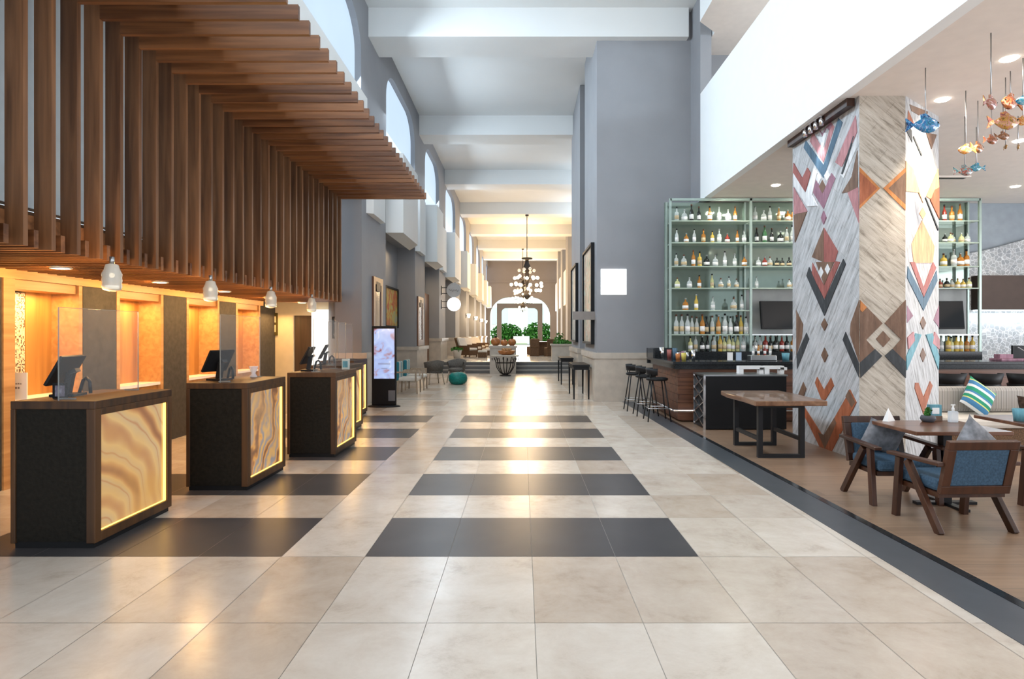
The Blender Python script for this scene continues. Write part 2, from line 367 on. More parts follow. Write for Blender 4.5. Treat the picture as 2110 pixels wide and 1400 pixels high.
    def build(s, name, mats, parent=None, bevel=0, loc=None, rot=None):
        o = bpy.data.objects.new(name, s.mesh(name, mats)); C.objects.link(o)
        if parent: o.parent = parent
        if loc: o.location = loc
        if rot: o.rotation_euler = rot
        if bevel:
            b = o.modifiers.new('bevel', 'BEVEL'); b.width = bevel; b.segments = 2; b.limit_method = 'ANGLE'
        return o
def tag(o, label, cat, group=None, kind=None):
    o['label'] = label; o['category'] = cat
    if group: o['group'] = group
    if kind: o['kind'] = kind
    return o
def thing(name, label, cat, loc=(0, 0, 0), rz=0, group=None):
    o = bpy.data.objects.new(name, None); C.objects.link(o); o.location = loc; o.rotation_euler = (0, 0, rz); o.empty_display_size = .1
    return tag(o, label, cat, group)
def struct(o, label=None, cat=None):
    o['kind'] = 'structure'
    if label: o['label'] = label; o['category'] = cat or 'structure'
    return o
def copy_tree(o, parent=None):
    c = o.copy(); C.objects.link(c)
    if parent: c.parent = parent; c.matrix_parent_inverse = o.matrix_parent_inverse
    for ch in KIDS.get(o.name, [ch for ch in bpy.data.objects if ch.parent == o]): copy_tree(ch, c)
    return c
KIDS = {}
def dup(o, loc, rz, label, group=None):
    c = copy_tree(o); c.location = loc; c.rotation_euler = (0, 0, rz); c['label'] = label
    if group: c['group'] = group
    return c

# ------------------------------------------------------------------ floor
XS = -1.13
def build_floor():
    mb = MB(); tint = []
    ys = [-4.0, -3.1, -2.2, -1.3, -.35, .57, 1.5, 2.43, 3.36]
    for k in range(5): ys += [4.36+1.66*k, 5.28+1.66*k]
    y = ys[-1]+.75
    while y < 24.6: ys.append(y); y += .88
    ys.append(24.7)
    xs = [XS+.6*i for i in range(-13, 10)]
    g = .0016; quads = []
    mb.box(xs[0], xs[-1], ys[0], ys[-1], -.06, -.004, 2); tint += [.5]*6
    for i in range(len(xs)-1):
        for j in range(len(ys)-1):
            x0, x1, y0, y1 = xs[i]+g, xs[i+1]-g, ys[j]+g, ys[j+1]-g
            k = j-9; dark = 0 <= k <= 8 and k % 2 == 0 and (9 <= i-0 and XS+.6*(i-13) >= XS-.01 and XS+.6*(i-13) < XS+2.39 or -4.2 < xs[i] < -1.8)
            t = random.random()
            if t < .25: t *= .6
            mb.add([(x0, y0, 0), (x1, y0, 0), (x1, y1, 0), (x0, y1, 0)], [(0, 1, 2, 3)], 1 if dark else 0); tint.append(t)
    o = mb.build('floor', [M['travertine'], M['darktile'], M['grout']])
    a = o.data.attributes.new('tint', 'FLOAT', 'FACE'); a.data.foreach_set('value', tint)
    struct(o, 'glossy travertine tile lobby floor with charcoal stripes', 'floor')
build_floor()
# border strip and timber floor of the lounge
def xl(y): return 2.575-(y-3.1)*.0185
struct(MB().prism([(xl(1), 1), (xl(1)+.36, 1), (xl(14.4)+.28, 14.4), (xl(14.4), 14.4)], .0005, .004).build('floor_border', plain('grey slate border', (.075, .08, .088), .3, var=.08)), 'dark grey stone border beside the lounge floor', 'floor')
struct(MB().prism([(xl(1)+.36, 1), (xl(1)+.44, 1), (xl(14.4)+.34, 14.4), (xl(14.4)+.28, 14.4)], .0005, .006).build('trim_1', M['gloss']))
struct(MB().prism([(xl(1)+.44, 1), (13.5, 1), (13.5, 14.4), (xl(14.4)+.34, 14.4)], .0005, .005).build('floor_lounge', M['planks']), 'pale brown timber plank floor of the bar lounge', 'floor')
struct(MB().box(-3.4, 2.2, 14.83, 14.87, .0005, .002).build('trim_2', plain('grey inlay line', (.25, .24, .23), .3)))
# raised far hall and its stairs
mb = MB()
mb.box(-4.2, 4, 25.6, 64, -.1, .45)
struct(mb.build('floor_far', plain('far hall marble', (.55, .50, .43), .16, var=.12, sc=1.5)), 'glossy cream marble floor of the raised far hall', 'floor')
mb = MB()
for k in range(3):
    mb.box(-3.55, 3.9, 24.7+.3*k, 25.6, .15*k, .15*(k+1)-.03, 1); mb.box(-3.55, 3.9, 24.68+.3*k, 25.6, .15*(k+1)-.03, .15*(k+1), 0)
struct(mb.build('floor_steps', [plain('step tread', (.40, .37, .33), .3), plain('step riser', (.14, .135, .13), .5)]), 'grey stone steps up to the far hall', 'steps')

# ------------------------------------------------------------------ nave walls
CZ, BZ = 9.25, 8.57
struct(MB().box(-4.2, 4.3, -4, 64, CZ, CZ+.2).build('ceiling', M['white']), 'white ceiling of the tall hall', 'ceiling')
for k in range(-2, 7):
    y = 14.2+7*k
    struct(MB().box(-3.6, 3.9, y, y+1.06, BZ, CZ).build('ceiling_beam', M['white']), 'white ceiling beam across the hall, number %d from the entrance' % (k+3), 'beam')
pil = [(13.6, 16.0), (20.4, 22.4), (26.3, 28.4), (32.7, 34.8), (39.0, 41.1), (45.4, 47.5), (51.7, 53.8), (58.0, 60.2)]
bays = [(9.35, 13.6), (16.0, 20.4), (22.4, 26.3), (28.4, 32.7), (34.8, 39.0), (41.1, 45.4), (47.5, 51.7), (53.8, 58.0), (60.2, 64)]
def archpoly(y0, y1, z0, z1, rr=1.0, n=8, rz=None):
    rz = rz or rr; p = [(y1, z0)]
    for i in range(n+1): t = PI/2*i/n; p.append((y1-rr+rr*math.cos(t), z1-rz+rz*math.sin(t)))
    for i in range(n+1): t = PI/2+PI/2*i/n; p.append((y0+rr+rr*math.cos(t), z1-rz+rz*math.sin(t)))
    p.append((y0, z0)); return p
mb = MB()
mb.box(-4.2, -3.6, 13.6, 16.0, 0, CZ)
for a, b in pil[1:]: mb.box(-4.2, -3.6, a, b, 0, CZ)
for a, b in bays:
    z0, z1 = 6.3, 8.72
    wy0, wy1 = a+.05, b-.05
    ap = archpoly(wy0, wy1, z0, z1, 1.1, rz=.8)
    mb.prism([(a, z0), (a, CZ), (b, CZ), (b, z0)]+ap, -4.2, -3.6, 'x')
    if a > 14: mb.box(-4.35, -4.2, a-.2, b+.2, 0, z0+.1)
    mb.box(-4.2, -3.6, a, b, 4.5 if a > 14 else 4.75, z0)
mb.box(-4.2, -3.6, 7.0, 9.35, 4.75, CZ)
mb.box(-4.2, -3.6, -4, 2.6, 4.75, CZ); mb.box(-4.2, -3.6, 2.6, 7.0, 4.75, 6.3); mb.box(-4.2, -3.6, 2.6, 7.0, 8.72, CZ)
struct(mb.build('wall_left', M['wallgrey']), 'tall grey wall with pilasters and arched upper windows', 'wall')
for i, (a, b) in enumerate([(2.6, 7.0)]+bays):
    o = MB().prism(archpoly(a+.06, b-.06, 6.3, 8.715, 1.1, rz=.8), -3.78, -3.74, 'x').build('window_%d' % (i+1), M['window']); struct(o, 'frosted arched clerestory window %d' % (i+1), 'window')
# white boxes under the windows
mb = None
for i, (a, b) in enumerate(bays):
    zb = 4.75 if i == 0 else 4.28
    y0 = a; y1 = min(b-1.0, a+3.4)
    poly = [(-3.6, y0-.0), (-3.14, y0+.02), (-3.14, y1-1.15), (-3.6, y1)] if i else [(-3.6, -3), (-3.14, -3), (-3.14, 12.3), (-3.6, 13.4)]
    struct(MB().prism(poly, zb, 6.38).build('trim_%d' % (10+i), M['white']), 'white boxed bulkhead under window %d' % (i+2), 'bulkhead')
    if i:
        struct(MB().prism([(-3.6, a-2.0), (-3.45, a-1.9), (-3.45, a-.7), (-3.6, a-.6)], 4.4, 6.3).build('trim_%d' % (30+i), M['white']))
# stone bases and chair rails on pilasters
mb = MB()
for i, (a, b) in enumerate(pil[1:]):
    z = 1.06 if a < 25 else 1.3
    mb.box(-4.2, -3.52, a-.06, b+.06, 0, z); mb.box(-4.2, -3.46, a-.1, b+.1, z, z+.12)
mb.box(-4.2, -3.52, 13.55, 16.05, 0, 1.06); mb.box(-4.2, -3.46, 13.5, 16.1, 1.06, 1.18)
struct(mb.build('baseboard_left', M['stonecream']), 'cream limestone bases of the left pilasters', 'baseboard')
# right side of the nave
def column(y0, y1, x0, x1, label):
    o = MB().box(x0, x1, y0, y1, 1.05, CZ-.01).build('column', M['wallgrey']); struct(o, label, 'column')
    b = MB().box(x0-.06, x1, y0-.03, y1+.06, 0, 1.02).box(x0-.09, x1, y0-.05, y1+.09, 1.02, 1.16).build('column_base', M['stonecream'], o)
column(14.4, 17.15, 1.77, 4.0, 'broad grey column beside the bar shelves, cream stone base')
column(18.6, 21.7, 1.77, 3.9, 'second grey column behind the broad column')
mb = MB()
mb.box(3.9, 4.3, 17.1, 64, 0, 7.0); 
for k in range(8):
    y = 17.1+6*k; mb.box(3.9, 4.3, y, y+2, 7, CZ)
mb.box(3.9, 4.3, 17.1, 64, 8.7, CZ)
for y in (44, 50, 56): mb.box(3.3, 3.9, y, y+2.0, 0, CZ)
struct(mb.build('wall_right', M['wallgrey']), 'grey right wall of the far hall', 'wall')
for i, y in enumerate((46.2, 52.2, 58.2)):
    struct(MB().prism([(3.9, y-.6), (3.35, y), (3.35, y+3), (3.9, y+3.6)], 3.9, 6.6).build('trim_%d' % (50+i), M['white']))
# end wall with arch, second grey arch behind it
def archwall(x0, x1, z0, z1, ax0, ax1, az, rr, y0, y1, name, mat, label):
    ap = archpoly(ax0, ax1, z0, az, rr)
    return struct(MB().prism([(x0, z0), (x0, z1), (x1, z1), (x1, z0)]+ap, y0, y1, 'y').build(name, mat), label, 'wall')
archwall(-4.2, 4.3, .45, CZ, -3.4, 2.95, 5.5, 2.0, 63.6, 64.3, 'wall_far', M['walltaupe'], 'taupe end wall with the great arch')
struct(MB().box(-3.87, 3.87, 63.5, 63.6, 7.0, 7.15).build('trim_60', M['walltaupe']))
archwall(-2.75, 2.2, .45, 4.95, -2.25, 1.7, 4.45, .45, 66, 66.6, 'wall_porch', M['walltaupe'], 'inner taupe portal frame standing beyond the arch')

# ------------------------------------------------------------------ reception: walls, soffit, slatted canopy
XW = -5.35
mb = MB()
mb.box(-6.2, XW-.35, 2.0, 14.0, 0, 2.6)
struct(mb.build('wall_reception', M['darkpanel']), 'dark wall behind the reception', 'wall')
struct(MB().box(-6.3, -4.1, 2.0, 13.95, 2.56, 2.62).build('ceiling_reception', plain('dark soffit board', (.10, .055, .03), .7)))
struct(MB().box(-4.08, -3.98, 1.0, 13.0, 2.62, 4.75).build('wall_canopy', plain('pale blue painted board', (.50, .58, .62), .4)))
# cream side wall with door
mb = MB()
mb.prism([(-6.6, 0), (-6.6, 2.7), (-4.0, 2.7), (-4.0, 0), (-4.80, 0), (-4.80, 2.03), (-5.28, 2.03), (-5.28, 0)], 14.0, 14.2, 'y')
struct(mb.build('wall_alcove', M['cream']), 'cream wall at the far end of the reception', 'wall')
struct(MB().box(-5.28, -4.80, 14.06, 14.1, 0, 2.03).build('door_1', wood('dark brown door', (.05, .03, .018), (.10, .06, .035), 'z', .4)), 'dark brown door in the cream wall', 'door')
o = MB().box(-4.86, -4.83, 14.02, 14.06, .95, 1.1).build('door_handle', M['steel'], bpy.data.objects['door_1'])
tag(MB().box(-4.78, -4.42, 13.76, 13.98, 0, 2.16).build('pier_emissive_light', glow('white pier with light as emission', (1, .95, .86), 1.5)), 'warm white pier beside the dark brown door, lit look put into emission', 'light panel')  # pier is no lamp; the light falling on it is put in as emission
struct(MB().box(-4.42, -4.05, 13.85, 14.0, 0, 2.7).build('trim_3', M['wallgrey']))
# back panels: timber niches and dark leather panels
def panel(name, y0, y1, mat, xb, label, cat='panel', z0=0, z1=2.18):
    return tag(MB().box(xb, xb+.05, y0, y1, z0, z1).build(name, mat), label, cat)
names = ['first', 'second', 'third', 'fourth', 'fifth']
for k in range(4):
    y0 = 6.32+1.66*k
    yy0 = 6.9 if k == 0 else y0
    t = thing('timber_niche', 'lit honey timber niche with white ledge, %s along the reception wall' % names[k], 'wall panel', (XW, y0, 0), 0, 'lit timber niches behind the desks')
    MB().box(-.34, -.30, yy0-y0, .96, .9, 2.10).build('back_board', M['honey'], t)
    MB().box(-.34, .03, .96, 1.02, 0, 2.18).build('side_post', M['honeyx'], t)
    if k: MB().box(-.34, .03, -.02, .045, 0, 2.18).build('side_post', M['honeyx'], t)
    MB().box(-.34, .0, .045, .96, 2.08, 2.18).build('head_board', M['honeyx'], t)
    MB().box(-.30, .02, .05, .955, .86, .90).build('ledge', M['paper'], t)
    MB().box(-.30, -.02, .05, .955, .0, .86).build('front_board', M['honey'], t)
    if k < 3: panel('leather_panel', y0+1.03, y0+1.63, M['darkpanel'], XW-.02, 'dark grey leather wall panel, %s from the sign' % names[k])['group'] = 'dark panels between the timber niches'
panel('leather_panel', 4.4, 6.2, M['darkpanel'], XW-.02, 'dark leather wall panel at the left picture edge')['group'] = 'dark panels between the timber niches'
tag(MB().box(XW-.33, XW-.30, 6.34, 6.89, .91, 2.07).build('mosaic_panel', M['mosaic']), 'cream and brown mosaic strip behind the white sign', 'mosaic')
tag(MB().box(XW-.02, XW+.05, 6.2, 6.34, 0, 2.2).build('timber_post', M['honeyx']), 'slim honey timber post left of the mosaic', 'post')
struct(MB().box(XW-.4, XW+.06, 2.0, 12.4, 2.18, 2.30).build('trim_4', M['honeyx']), 'honey timber head beam over the niches', 'beam')
t = thing('counter_sign', 'white card sign with two lines of small print on the reception ledge', 'sign', (-5.40, 6.47, .9))
MB().box(-.12, .12, -.006, .006, 0, .29).build('card', M['paper'], t)
mb = MB()
for r, (z, h, n_) in enumerate(((.165, .014, 7), (.115, .03, 6))):
    x = -.09
    for k in range(n_):
        ww = random.uniform(.012, .02); mb.box(x, x+ww, -.0075, -.006, z, z+h*random.uniform(.7, 1)); x += ww+.007
mb.build('print', plain('grey print', (.25, .22, .22), .6), t)

t = thing('slatted_canopy', 'large walnut slatted canopy wrapping over the reception desks', 'canopy', (0, 0, 0))
vm = MB().box(-3.89, -3.75, -.0225, .0225, 2.27, 4.53).mesh('vertical_slat', [M['slat_z']])
hm = MB().box(-3.75, -1.99, -.0225, .0225, 4.40, 4.53).mesh('canopy_slat', [M['slat_x']])
sm_ = MB().box(-5.34, -3.78, -.0225, .0225, 2.27, 2.41).mesh('soffit_slat', [M['slat_x']])
sm2 = MB().box(-5.34, -3.885, -.0225, .0225, 2.27, 2.41).mesh('soffit_slat', [M['slat_x']])
for k in range(35):
    y = 4.58+.2755*(k-5)
    for nme, me, yy in (('vertical_slat', vm, y), ('canopy_slat', hm, y), ('soffit_slat', sm_, y+.138), ('soffit_slat', sm2, y)):
        o = bpy.data.objects.new(nme, me); C.objects.link(o); o.parent = t; o.location = (0, yy, 0)
MB().box(-3.98, -3.89, 3.1, 12.65, 2.42, 2.54).build('carrier_beam', M['slat_x'], t)
MB().box(-3.14, -3.06, 3.1, 12.65, 4.53, 4.60).build('carrier_beam', M['slat_x'], t)
MB().box(-5.0, -4.92, 3.1, 12.65, 2.41, 2.56).build('carrier_beam', M['slat_x'], t)
MB().box(-3.98, -3.06, 3.1, 3.18, 4.53, 4.62).build('carrier_beam', M['slat_x'], t)
MB().box(-3.98, -3.06, 12.5, 12.58, 4.53, 4.62).build('carrier_beam', M['slat_x'], t)
for k, nme in enumerate(names):
    y = 6.05+1.66*k
    t = thing('downlight', 'recessed warm downlight in the slatted soffit, %s from the entrance' % nme, 'ceiling light', (-4.6, y, 2.262), 0, 'recessed lights in the slatted soffit')
    MB().lathe([(.075, -.008), (.075, 0)], 16).build('lens', M['downlight'], t)
    MB().tube([(.09*math.cos(a*PI/8), .09*math.sin(a*PI/8), -.002) for a in range(17)], .009, 6, cap=False).build('trim_ring', M['aluframe'], t)
    light('downlight_beam', 'AREA', (0, 0, -.03), 20, WARM, .16, rot=(0, .75, 0), parent=t)
    # wall washer inside the niche ceiling
    light('niche_light', 'AREA', (XW-.12, 6.8+1.66*k, 2.06), 10, WARM, .12, .7, rot=(0, 0, 0))
for k, (y, nme) in enumerate(((5.25, 'nearest'), (6.91, 'middle'), (8.57, 'third'), (10.23, 'fourth'))):
    t = thing('pendant_lamp', 'small ribbed glass pendant under the slatted soffit, %s one' % nme, 'pendant lamp', (-3.55, y, 2.27), 0, 'ribbed glass pendants along the soffit')
    MB().lathe([(.02, -.06), (.02, 0)], 10).build('socket', M['steel'], t)
    MB().lathe([(.03, -.30), (.07, -.285), (.078, -.25), (.072, -.235), (.078, -.2), (.074, -.185), (.078, -.15), (.06, -.11), (.05, -.07), (.025, -.06)], 20).build('lamp_shade', glassy('ribbed glass', (.55, .53, .48), .12, .8), t)
    MB().lathe([(.05, -.275), (.055, -.25)], 16).build('light_ring', glow('ring lamp', (1, .9, .7), 1.8), t)
    MB().ball((0, 0, -.16), .022).build('bulb', glow('pendant bulb', (1, .8, .5), 2), t)
    light('pendant_glow', 'POINT', (-.15, 0, -.42), 20, WARM, .08, parent=t)
# ------------------------------------------------------------------ desks
def desk(x, y, ony, label):
    t = thing('reception_desk', label, 'desk', (x, y, 0), 0, 'reception pod desks')
    W, D, H = .63, .99, 1.1
    MB().box(-W+.03, -.05, .012, D-.01, .05, H-.06).build('cabinet_body', M['deskblack'], t)
    MB().box(-W, 0, 0, D, H-.06, H).build('desk_top', M['deskwood'], t, .004)
    MB().box(-W, -W+.035, 0, .05, .04, H-.06).build('corner_post', M['deskwood'], t, .003)
    MB().box(-.065, 0, 0, .07, .04, H-.06).box(-.055, 0, D-.065, D, .04, H-.06).box(-.055, 0, .07, D-.065, .04, .11).box(-.055, 0, .07, D-.065, H-.11, H-.06).build('frame', M['deskwood'], t, .003)
    MB().box(-W+.02, -.02, .02, D-.02, 0, .05).build('plinth', M['black'], t)
    MB().box(-.05, -.03, .07, D-.065, .11, H-.11).build('onyx_panel', ony, t)
    MB().box(-.03, -.016, D-.085, D-.066, .112, H-.112).box(-.03, -.02, .071, .077, .112, H-.112).box(-.03, -.02, .08, D-.08, .112, .118).build('light_strip', M['led'], t)
    light('panel_spill', 'AREA', (.06, D/2, .5), 2.4, WARM, .8, .8, rot=(0, -PI/2, 0), parent=t)
    return t
dk = [(-3.18, 4.515, 'onyxa', 'nearest'), (-2.80, 6.19, 'onyxb', 'second'), (-2.42, 7.87, 'onyxb', 'third'), (-2.78, 9.60, 'onyxa', 'fourth'), (-3.15, 11.35, 'onyxb', 'farthest')]
for x, y, on, nme in dk:
    desk(x, y, M[on], '%s reception desk, dark leather sides and glowing onyx front' % nme)
def acrylic(x, y, nme):
    t = thing('acrylic_guard', 'clear acrylic sneeze guard standing on the %s reception desk' % nme, 'screen guard', (x-.30, y+.04, 1.1), 0, 'acrylic guards on the desks')
    MB().box(-.003, .003, 0, .94, .012, .70).build('pane', M['glass'], t)
    MB().box(-.004, .004, -.004, 0, .0, .70).box(-.004, .004, .94, .944, 0, .70).box(-.004, .004, -.004, .944, .70, .704).build('edge', M['gedge'], t)
    for fy in (.08, .84): MB().box(-.06, .06, fy, fy+.02, 0, .012).build('foot', M['gedge'], t)
def pos(x, y, nme, rz=0):
    t = thing('checkout_terminal', 'black angled computer terminal on the %s reception desk' % nme, 'computer', (x, y, 1.1), rz, 'terminals on the desks')
    MB().box(-.11, .07, -.10, .10, 0, .02).build('base', M['black'], t, .004)
    R = Matrix.Rotation(math.radians(28), 4, 'Y')
    mb = MB(); mb.box(-.012, .012, -.17, .17, -.13, .13)
    mb.build('screen', M['black'], t, .004, loc=(-.04, 0, .21), rot=(0, math.radians(28), 0))
    MB().box(-.0135, -.0125, -.155, .155, -.115, .115).build('display', plain('dark glass', (.03, .04, .05), .08), t, loc=(-.04, 0, .21), rot=(0, math.radians(28), 0))
    MB().bar((-.03, 0, .02), (.0, 0, .19), .05, .05).bar((.0, 0, .19), (.05, 0, .21), .07, .03).build('neck', M['blackmetal'], t)
    MB().tube([(.03, .06, .015), (.06, .06, .12), (.09, .05, .14), (.12, .04, .11), (.13, .03, .015)], .014, 8).build('cable_arm', M['blackmetal'], t)
for i, (x, y, on, nme) in enumerate(dk):
    acrylic(x, y, nme)
    if i < 4: pos(x-.49+(.01*i), y+.42, nme, [.15, -.3, .1, .2][i])
t = thing('card_holder', 'small black framed card holder on the nearest reception desk', 'card holder', (-3.60, 4.72, 1.1))
MB().box(-.055, .055, 0, .015, 0, .12).build('frame', M['black'], t)
MB().box(-.035, .04, -.002, 0, .015, .1).build('card', m_art('dim leaflet', [(.4, (.12, .10, .14)), (.6, (.25, .24, .3))], 12), t)
t = thing('hand_sanitizer', 'small grey sanitizer label box on the fourth reception desk', 'box', (-2.50, 8.6, 1.1))
MB().box(-.05, .05, -.03, .03, 0, .15).build('case', plain('pale grey plastic', (.5, .55, .52), .4), t, .005)
MB().box(-.035, .035, -.032, -.03, .03, .12).build('sticker', M['tealin'], t)
t['label'] = 'small pale grey box with teal sticker on the third reception desk'; 
tag(MB().lathe([(.035, 0), (.045, .01), (.02, .05), (.05, .12), (.052, .13)], 14).build('glass_goblet', glassy('smoky glass', (.8, .8, .85), .1, .5), None, loc=(-3.1, 7.0, 1.1)), 'small clear glass ornament on the second reception desk', 'glass')
# framed objects on the cream wall
def framed(name, label, cat, c, w, h, face, frame_mat, art, fw=.06, dp=.05, group=None):
    """face: 'y-' hangs on a wall facing the entrance, 'x+' faces right, 'x-' faces left"""
    rz = {'y-': 0, 'x+': PI/2, 'x-': -PI/2}[face]
    t = thing(name, label, cat, c, rz, group)
    MB().box(-w/2, w/2, -dp, 0, -h/2, -h/2+fw).box(-w/2, w/2, -dp, 0, h/2-fw, h/2).box(-w/2, -w/2+fw, -dp, 0, -h/2+fw, h/2-fw).box(w/2-fw, w/2, -dp, 0, -h/2+fw, h/2-fw).build('frame', frame_mat, t)
    MB().box(-w/2+fw, w/2-fw, -dp*.55, 0, -h/2+fw, h/2-fw).build('picture', art, t)
    return t
t = thing('wall_shelf_frame', 'dark square wall frame with gold openings on the cream wall', 'wall decor', (-5.76, 13.98, 1.83))
mb = MB(); mb.box(-.13, .13, -.02, 0, -.26, .26)
mb.build('frame', plain('dark olive', (.09, .07, .02), .5), t)
MB().box(-.09, -.01, -.024, -.02, 0, .2).box(.03, .09, -.024, -.02, .04, .18).box(-.09, -.03, -.024, -.02, -.2, -.06).box(.01, .09, -.024, -.02, -.18, -.02).build('inlay', M['cream'], t)
framed('framed_print', 'dark grey framed print on the narrow grey pier by the reception', 'picture', (-4.22, 13.84, 1.75), .2, .5, 'y-', M['black'], m_art('grey print', [(.4, (.10, .11, .12)), (.6, (.3, .3, .3))], 9), .02)

# ------------------------------------------------------------------ left wall furnishings
woodf = wood('brown picture frame', (.13, .05, .025), (.26, .12, .06), 'z', .4)
t = framed('carved_wall_frame', 'tall brown framed mirror panel above the digital kiosk', 'mirror', (-3.6, 15.0, 2.2), .95, 1.58, 'x+', woodf, plain('mirror glass', (.7, .7, .7), .05, .9), .17)
MB().box(-.2, .2, -.055, -.045, .45, .68).build('carving', M['iron'], t)
framed('abstract_painting', 'red and yellow abstract painting in the bay behind the kiosk', 'painting', (-4.2, 19.3, 2.45), 1.9, 1.28, 'x+', M['black'], M['artwarm'], .06, .08)
t = framed('carved_wall_frame', 'tall brown framed mirror panel on the second pilaster', 'mirror', (-3.6, 21.3, 2.05), 1.1, 1.7, 'x+', woodf, plain('mirror glass b', (.7, .7, .7), .05, .9), .2)
MB().box(-.2, .2, -.055, -.045, .5, .75).build('carving', M['iron'], t)
# kiosk
t = thing('digital_kiosk', 'tall black digital kiosk with lit flower picture screen', 'kiosk', (-3.05, 13.4, 0))
MB().box(-.27, .27, -.03, .05, .03, 1.78).build('body', M['black'], t, .02)
MB().box(-.215, .235, -.036, -.03, .62, 1.72).build('screen', M['screen'], t)
MB().lathe([(.36, 0), (.36, .02), (.30, .035)], 32, sy=.6).build('base', M['black'], t)
MB().box(.10, .25, -.037, -.032, .13, .36).build('information_plate', plain('grey plate', (.13, .14, .16), .3), t)
mb = MB()
for z, x0, n_ in ((.95, -.12, 12), (.93, -.12, 12), (.84, -.05, 6)):
    for k in range(n_): mb.box(x0+k*.022, x0+k*.022+.014, -.0375, -.036, z, z+.012)
mb.build('caption', plain('grey lettering', (.3, .28, .4), .5), t)
# two round blade signs
for z, lit, lab in ((3.55, False, 'round grey sign with script lettering above the lit disc'), (2.93, True, 'round glowing white disc sign on the third pilaster')):
    t = thing('round_sign', lab, 'sign', (-3.04, 27.0, z))
    m_ = M['lit'] if lit else plain('grey sign face', (.42, .43, .44), .4)
    vs = []; mb = MB(); n = 32
    mb.prism([(.30*math.cos(2*PI*k/n), .30*math.sin(2*PI*k/n)) for k in range(n)], -.05, .05, 'y'); mb.build('disc', m_, t)
    if not lit:
        MB().tube([(.31*math.cos(2*PI*k/n), -.05, .31*math.sin(2*PI*k/n)) for k in range(n+1)], .018, 6, cap=False).build('rim', M['steel'], t)
        MB().tube([(-.22+k*.022, -.06, .0+.04*math.sin(k*1.35)+.02*math.sin(k*.6)) for k in range(21)], .009, 5).build('lettering', plain('dark script', (.15, .15, .16), .5), t)
    MB().bar((-.56, 0, .12), (-.28, 0, .12), .03, .03).bar((-.56, 0, -.14), (-.28, 0, -.14), .03, .03).box(-.57, -.53, -.04, .04, -.2, .2).build('bracket', M['blackmetal'], t)
# door in the third bay, sconces, far wainscot
struct(MB().box(-4.16, -4.02, 24.6, 26.2, 0, 3.3).build('door_2', wood('brown far door', (.12, .05, .025), (.24, .11, .05), 'z', .4)), 'brown timber door in the third bay', 'door')
for i, y in enumerate((38.6, 44.8, 51.0, 57.2)):
    t = thing('wall_sconce', 'glowing wall sconce on a far pilaster, %s from the stairs' % names[i], 'wall lamp', (-3.5, y, 2.77), 0, 'sconces along the far wall')
    MB().box(-.1, -.06, -.06, .06, -.15, .15).bar((-.08, 0, 0), (.06, 0, 0), .03, .03).build('bracket', M['iron'], t)
    MB().lathe([(.07, -.12), (.12, .12)], 12, (.1, 0, 0)).build('lamp_shade', M['bulb'], t)
    light('sconce_glow', 'POINT', (.35, 0, .1), 40, WARM2, .12, parent=t)
for i, (a, b) in enumerate(bays[1:7]):
    light('bay_light', 'AREA', (-3.75, (a+b)/2, 4.2), 14 if i < 1 else 26, WARM2, .5, 1.8)
# chandeliers
def chandelier(x, y, ztop, zc, sc, label):
    t = thing('chandelier', label, 'chandelier', (x, y, 0))
    MB().tube([(0, 0, ztop), (0, 0, zc+1.3*sc)], .025, 6).lathe([(.1, ztop-.08), (.1, ztop)], 12).build('rod', M['iron'], t)
    MB().lathe([(.06, 1.5), (.32, 1.5), (.32, 1.42), (.1, 1.4), (.12, 1.2), (.22, 1.0), (.1, .7), (.14, .3), (.06, -.2), (.12, -.6), (.2, -.75), (.05, -.95), (.03, -1.2)], 14, (0, 0, zc)).build('stem', M['iron'], t)
    random.seed(3); k = 0
    for ring, (r, z, n) in enumerate(((.42, .75, 6), (.66, .3, 9), (.85, -.1, 11), (.78, -.45, 9), (.4, -1.0, 6))):
        for j in range(n):
            a = 2*PI*j/n+ring*.4+random.uniform(-.15, .15); rr = r*sc*random.uniform(.85, 1.1); zz = zc+z*sc+random.uniform(-.08, .08)
            c, s = math.cos(a), math.sin(a)
            am = MB().tube([(0, 0, zz+.1), (c*rr*.5, s*rr*.5, zz-.12), (c*rr, s*rr, zz-.05)], .012, 5); ao = am.build('arm', M['iron'], t)
            MB().ball((c*rr, s*rr, zz+.03), .10*sc, 8).build('bulb', M['bulb'] if ring in (1, 2, 3, 4) else glassy('clear globe', (.9, .9, .9), .1, .4), ao)
    light('chandelier_glow', 'POINT', (0, 0, zc-.1), 520, (1, .66, .34), .9, parent=t)
chandelier(.28, 35.4, 8.57, 4.55, 1.0, 'large iron chandelier with glowing globes, nearer one')
chandelier(.05, 49.5, 8.57, 4.6, .9, 'second iron chandelier hanging behind, in front of the arch')
light('far_hall_fill', 'POINT', (.05, 42, 7.0), 650, (1, .64, .30), .8); light('far_hall_fill', 'POINT', (.05, 56, 7.0), 700, (1, .64, .30), .8)  # added warm fill without fixtures, to warm the far ceiling

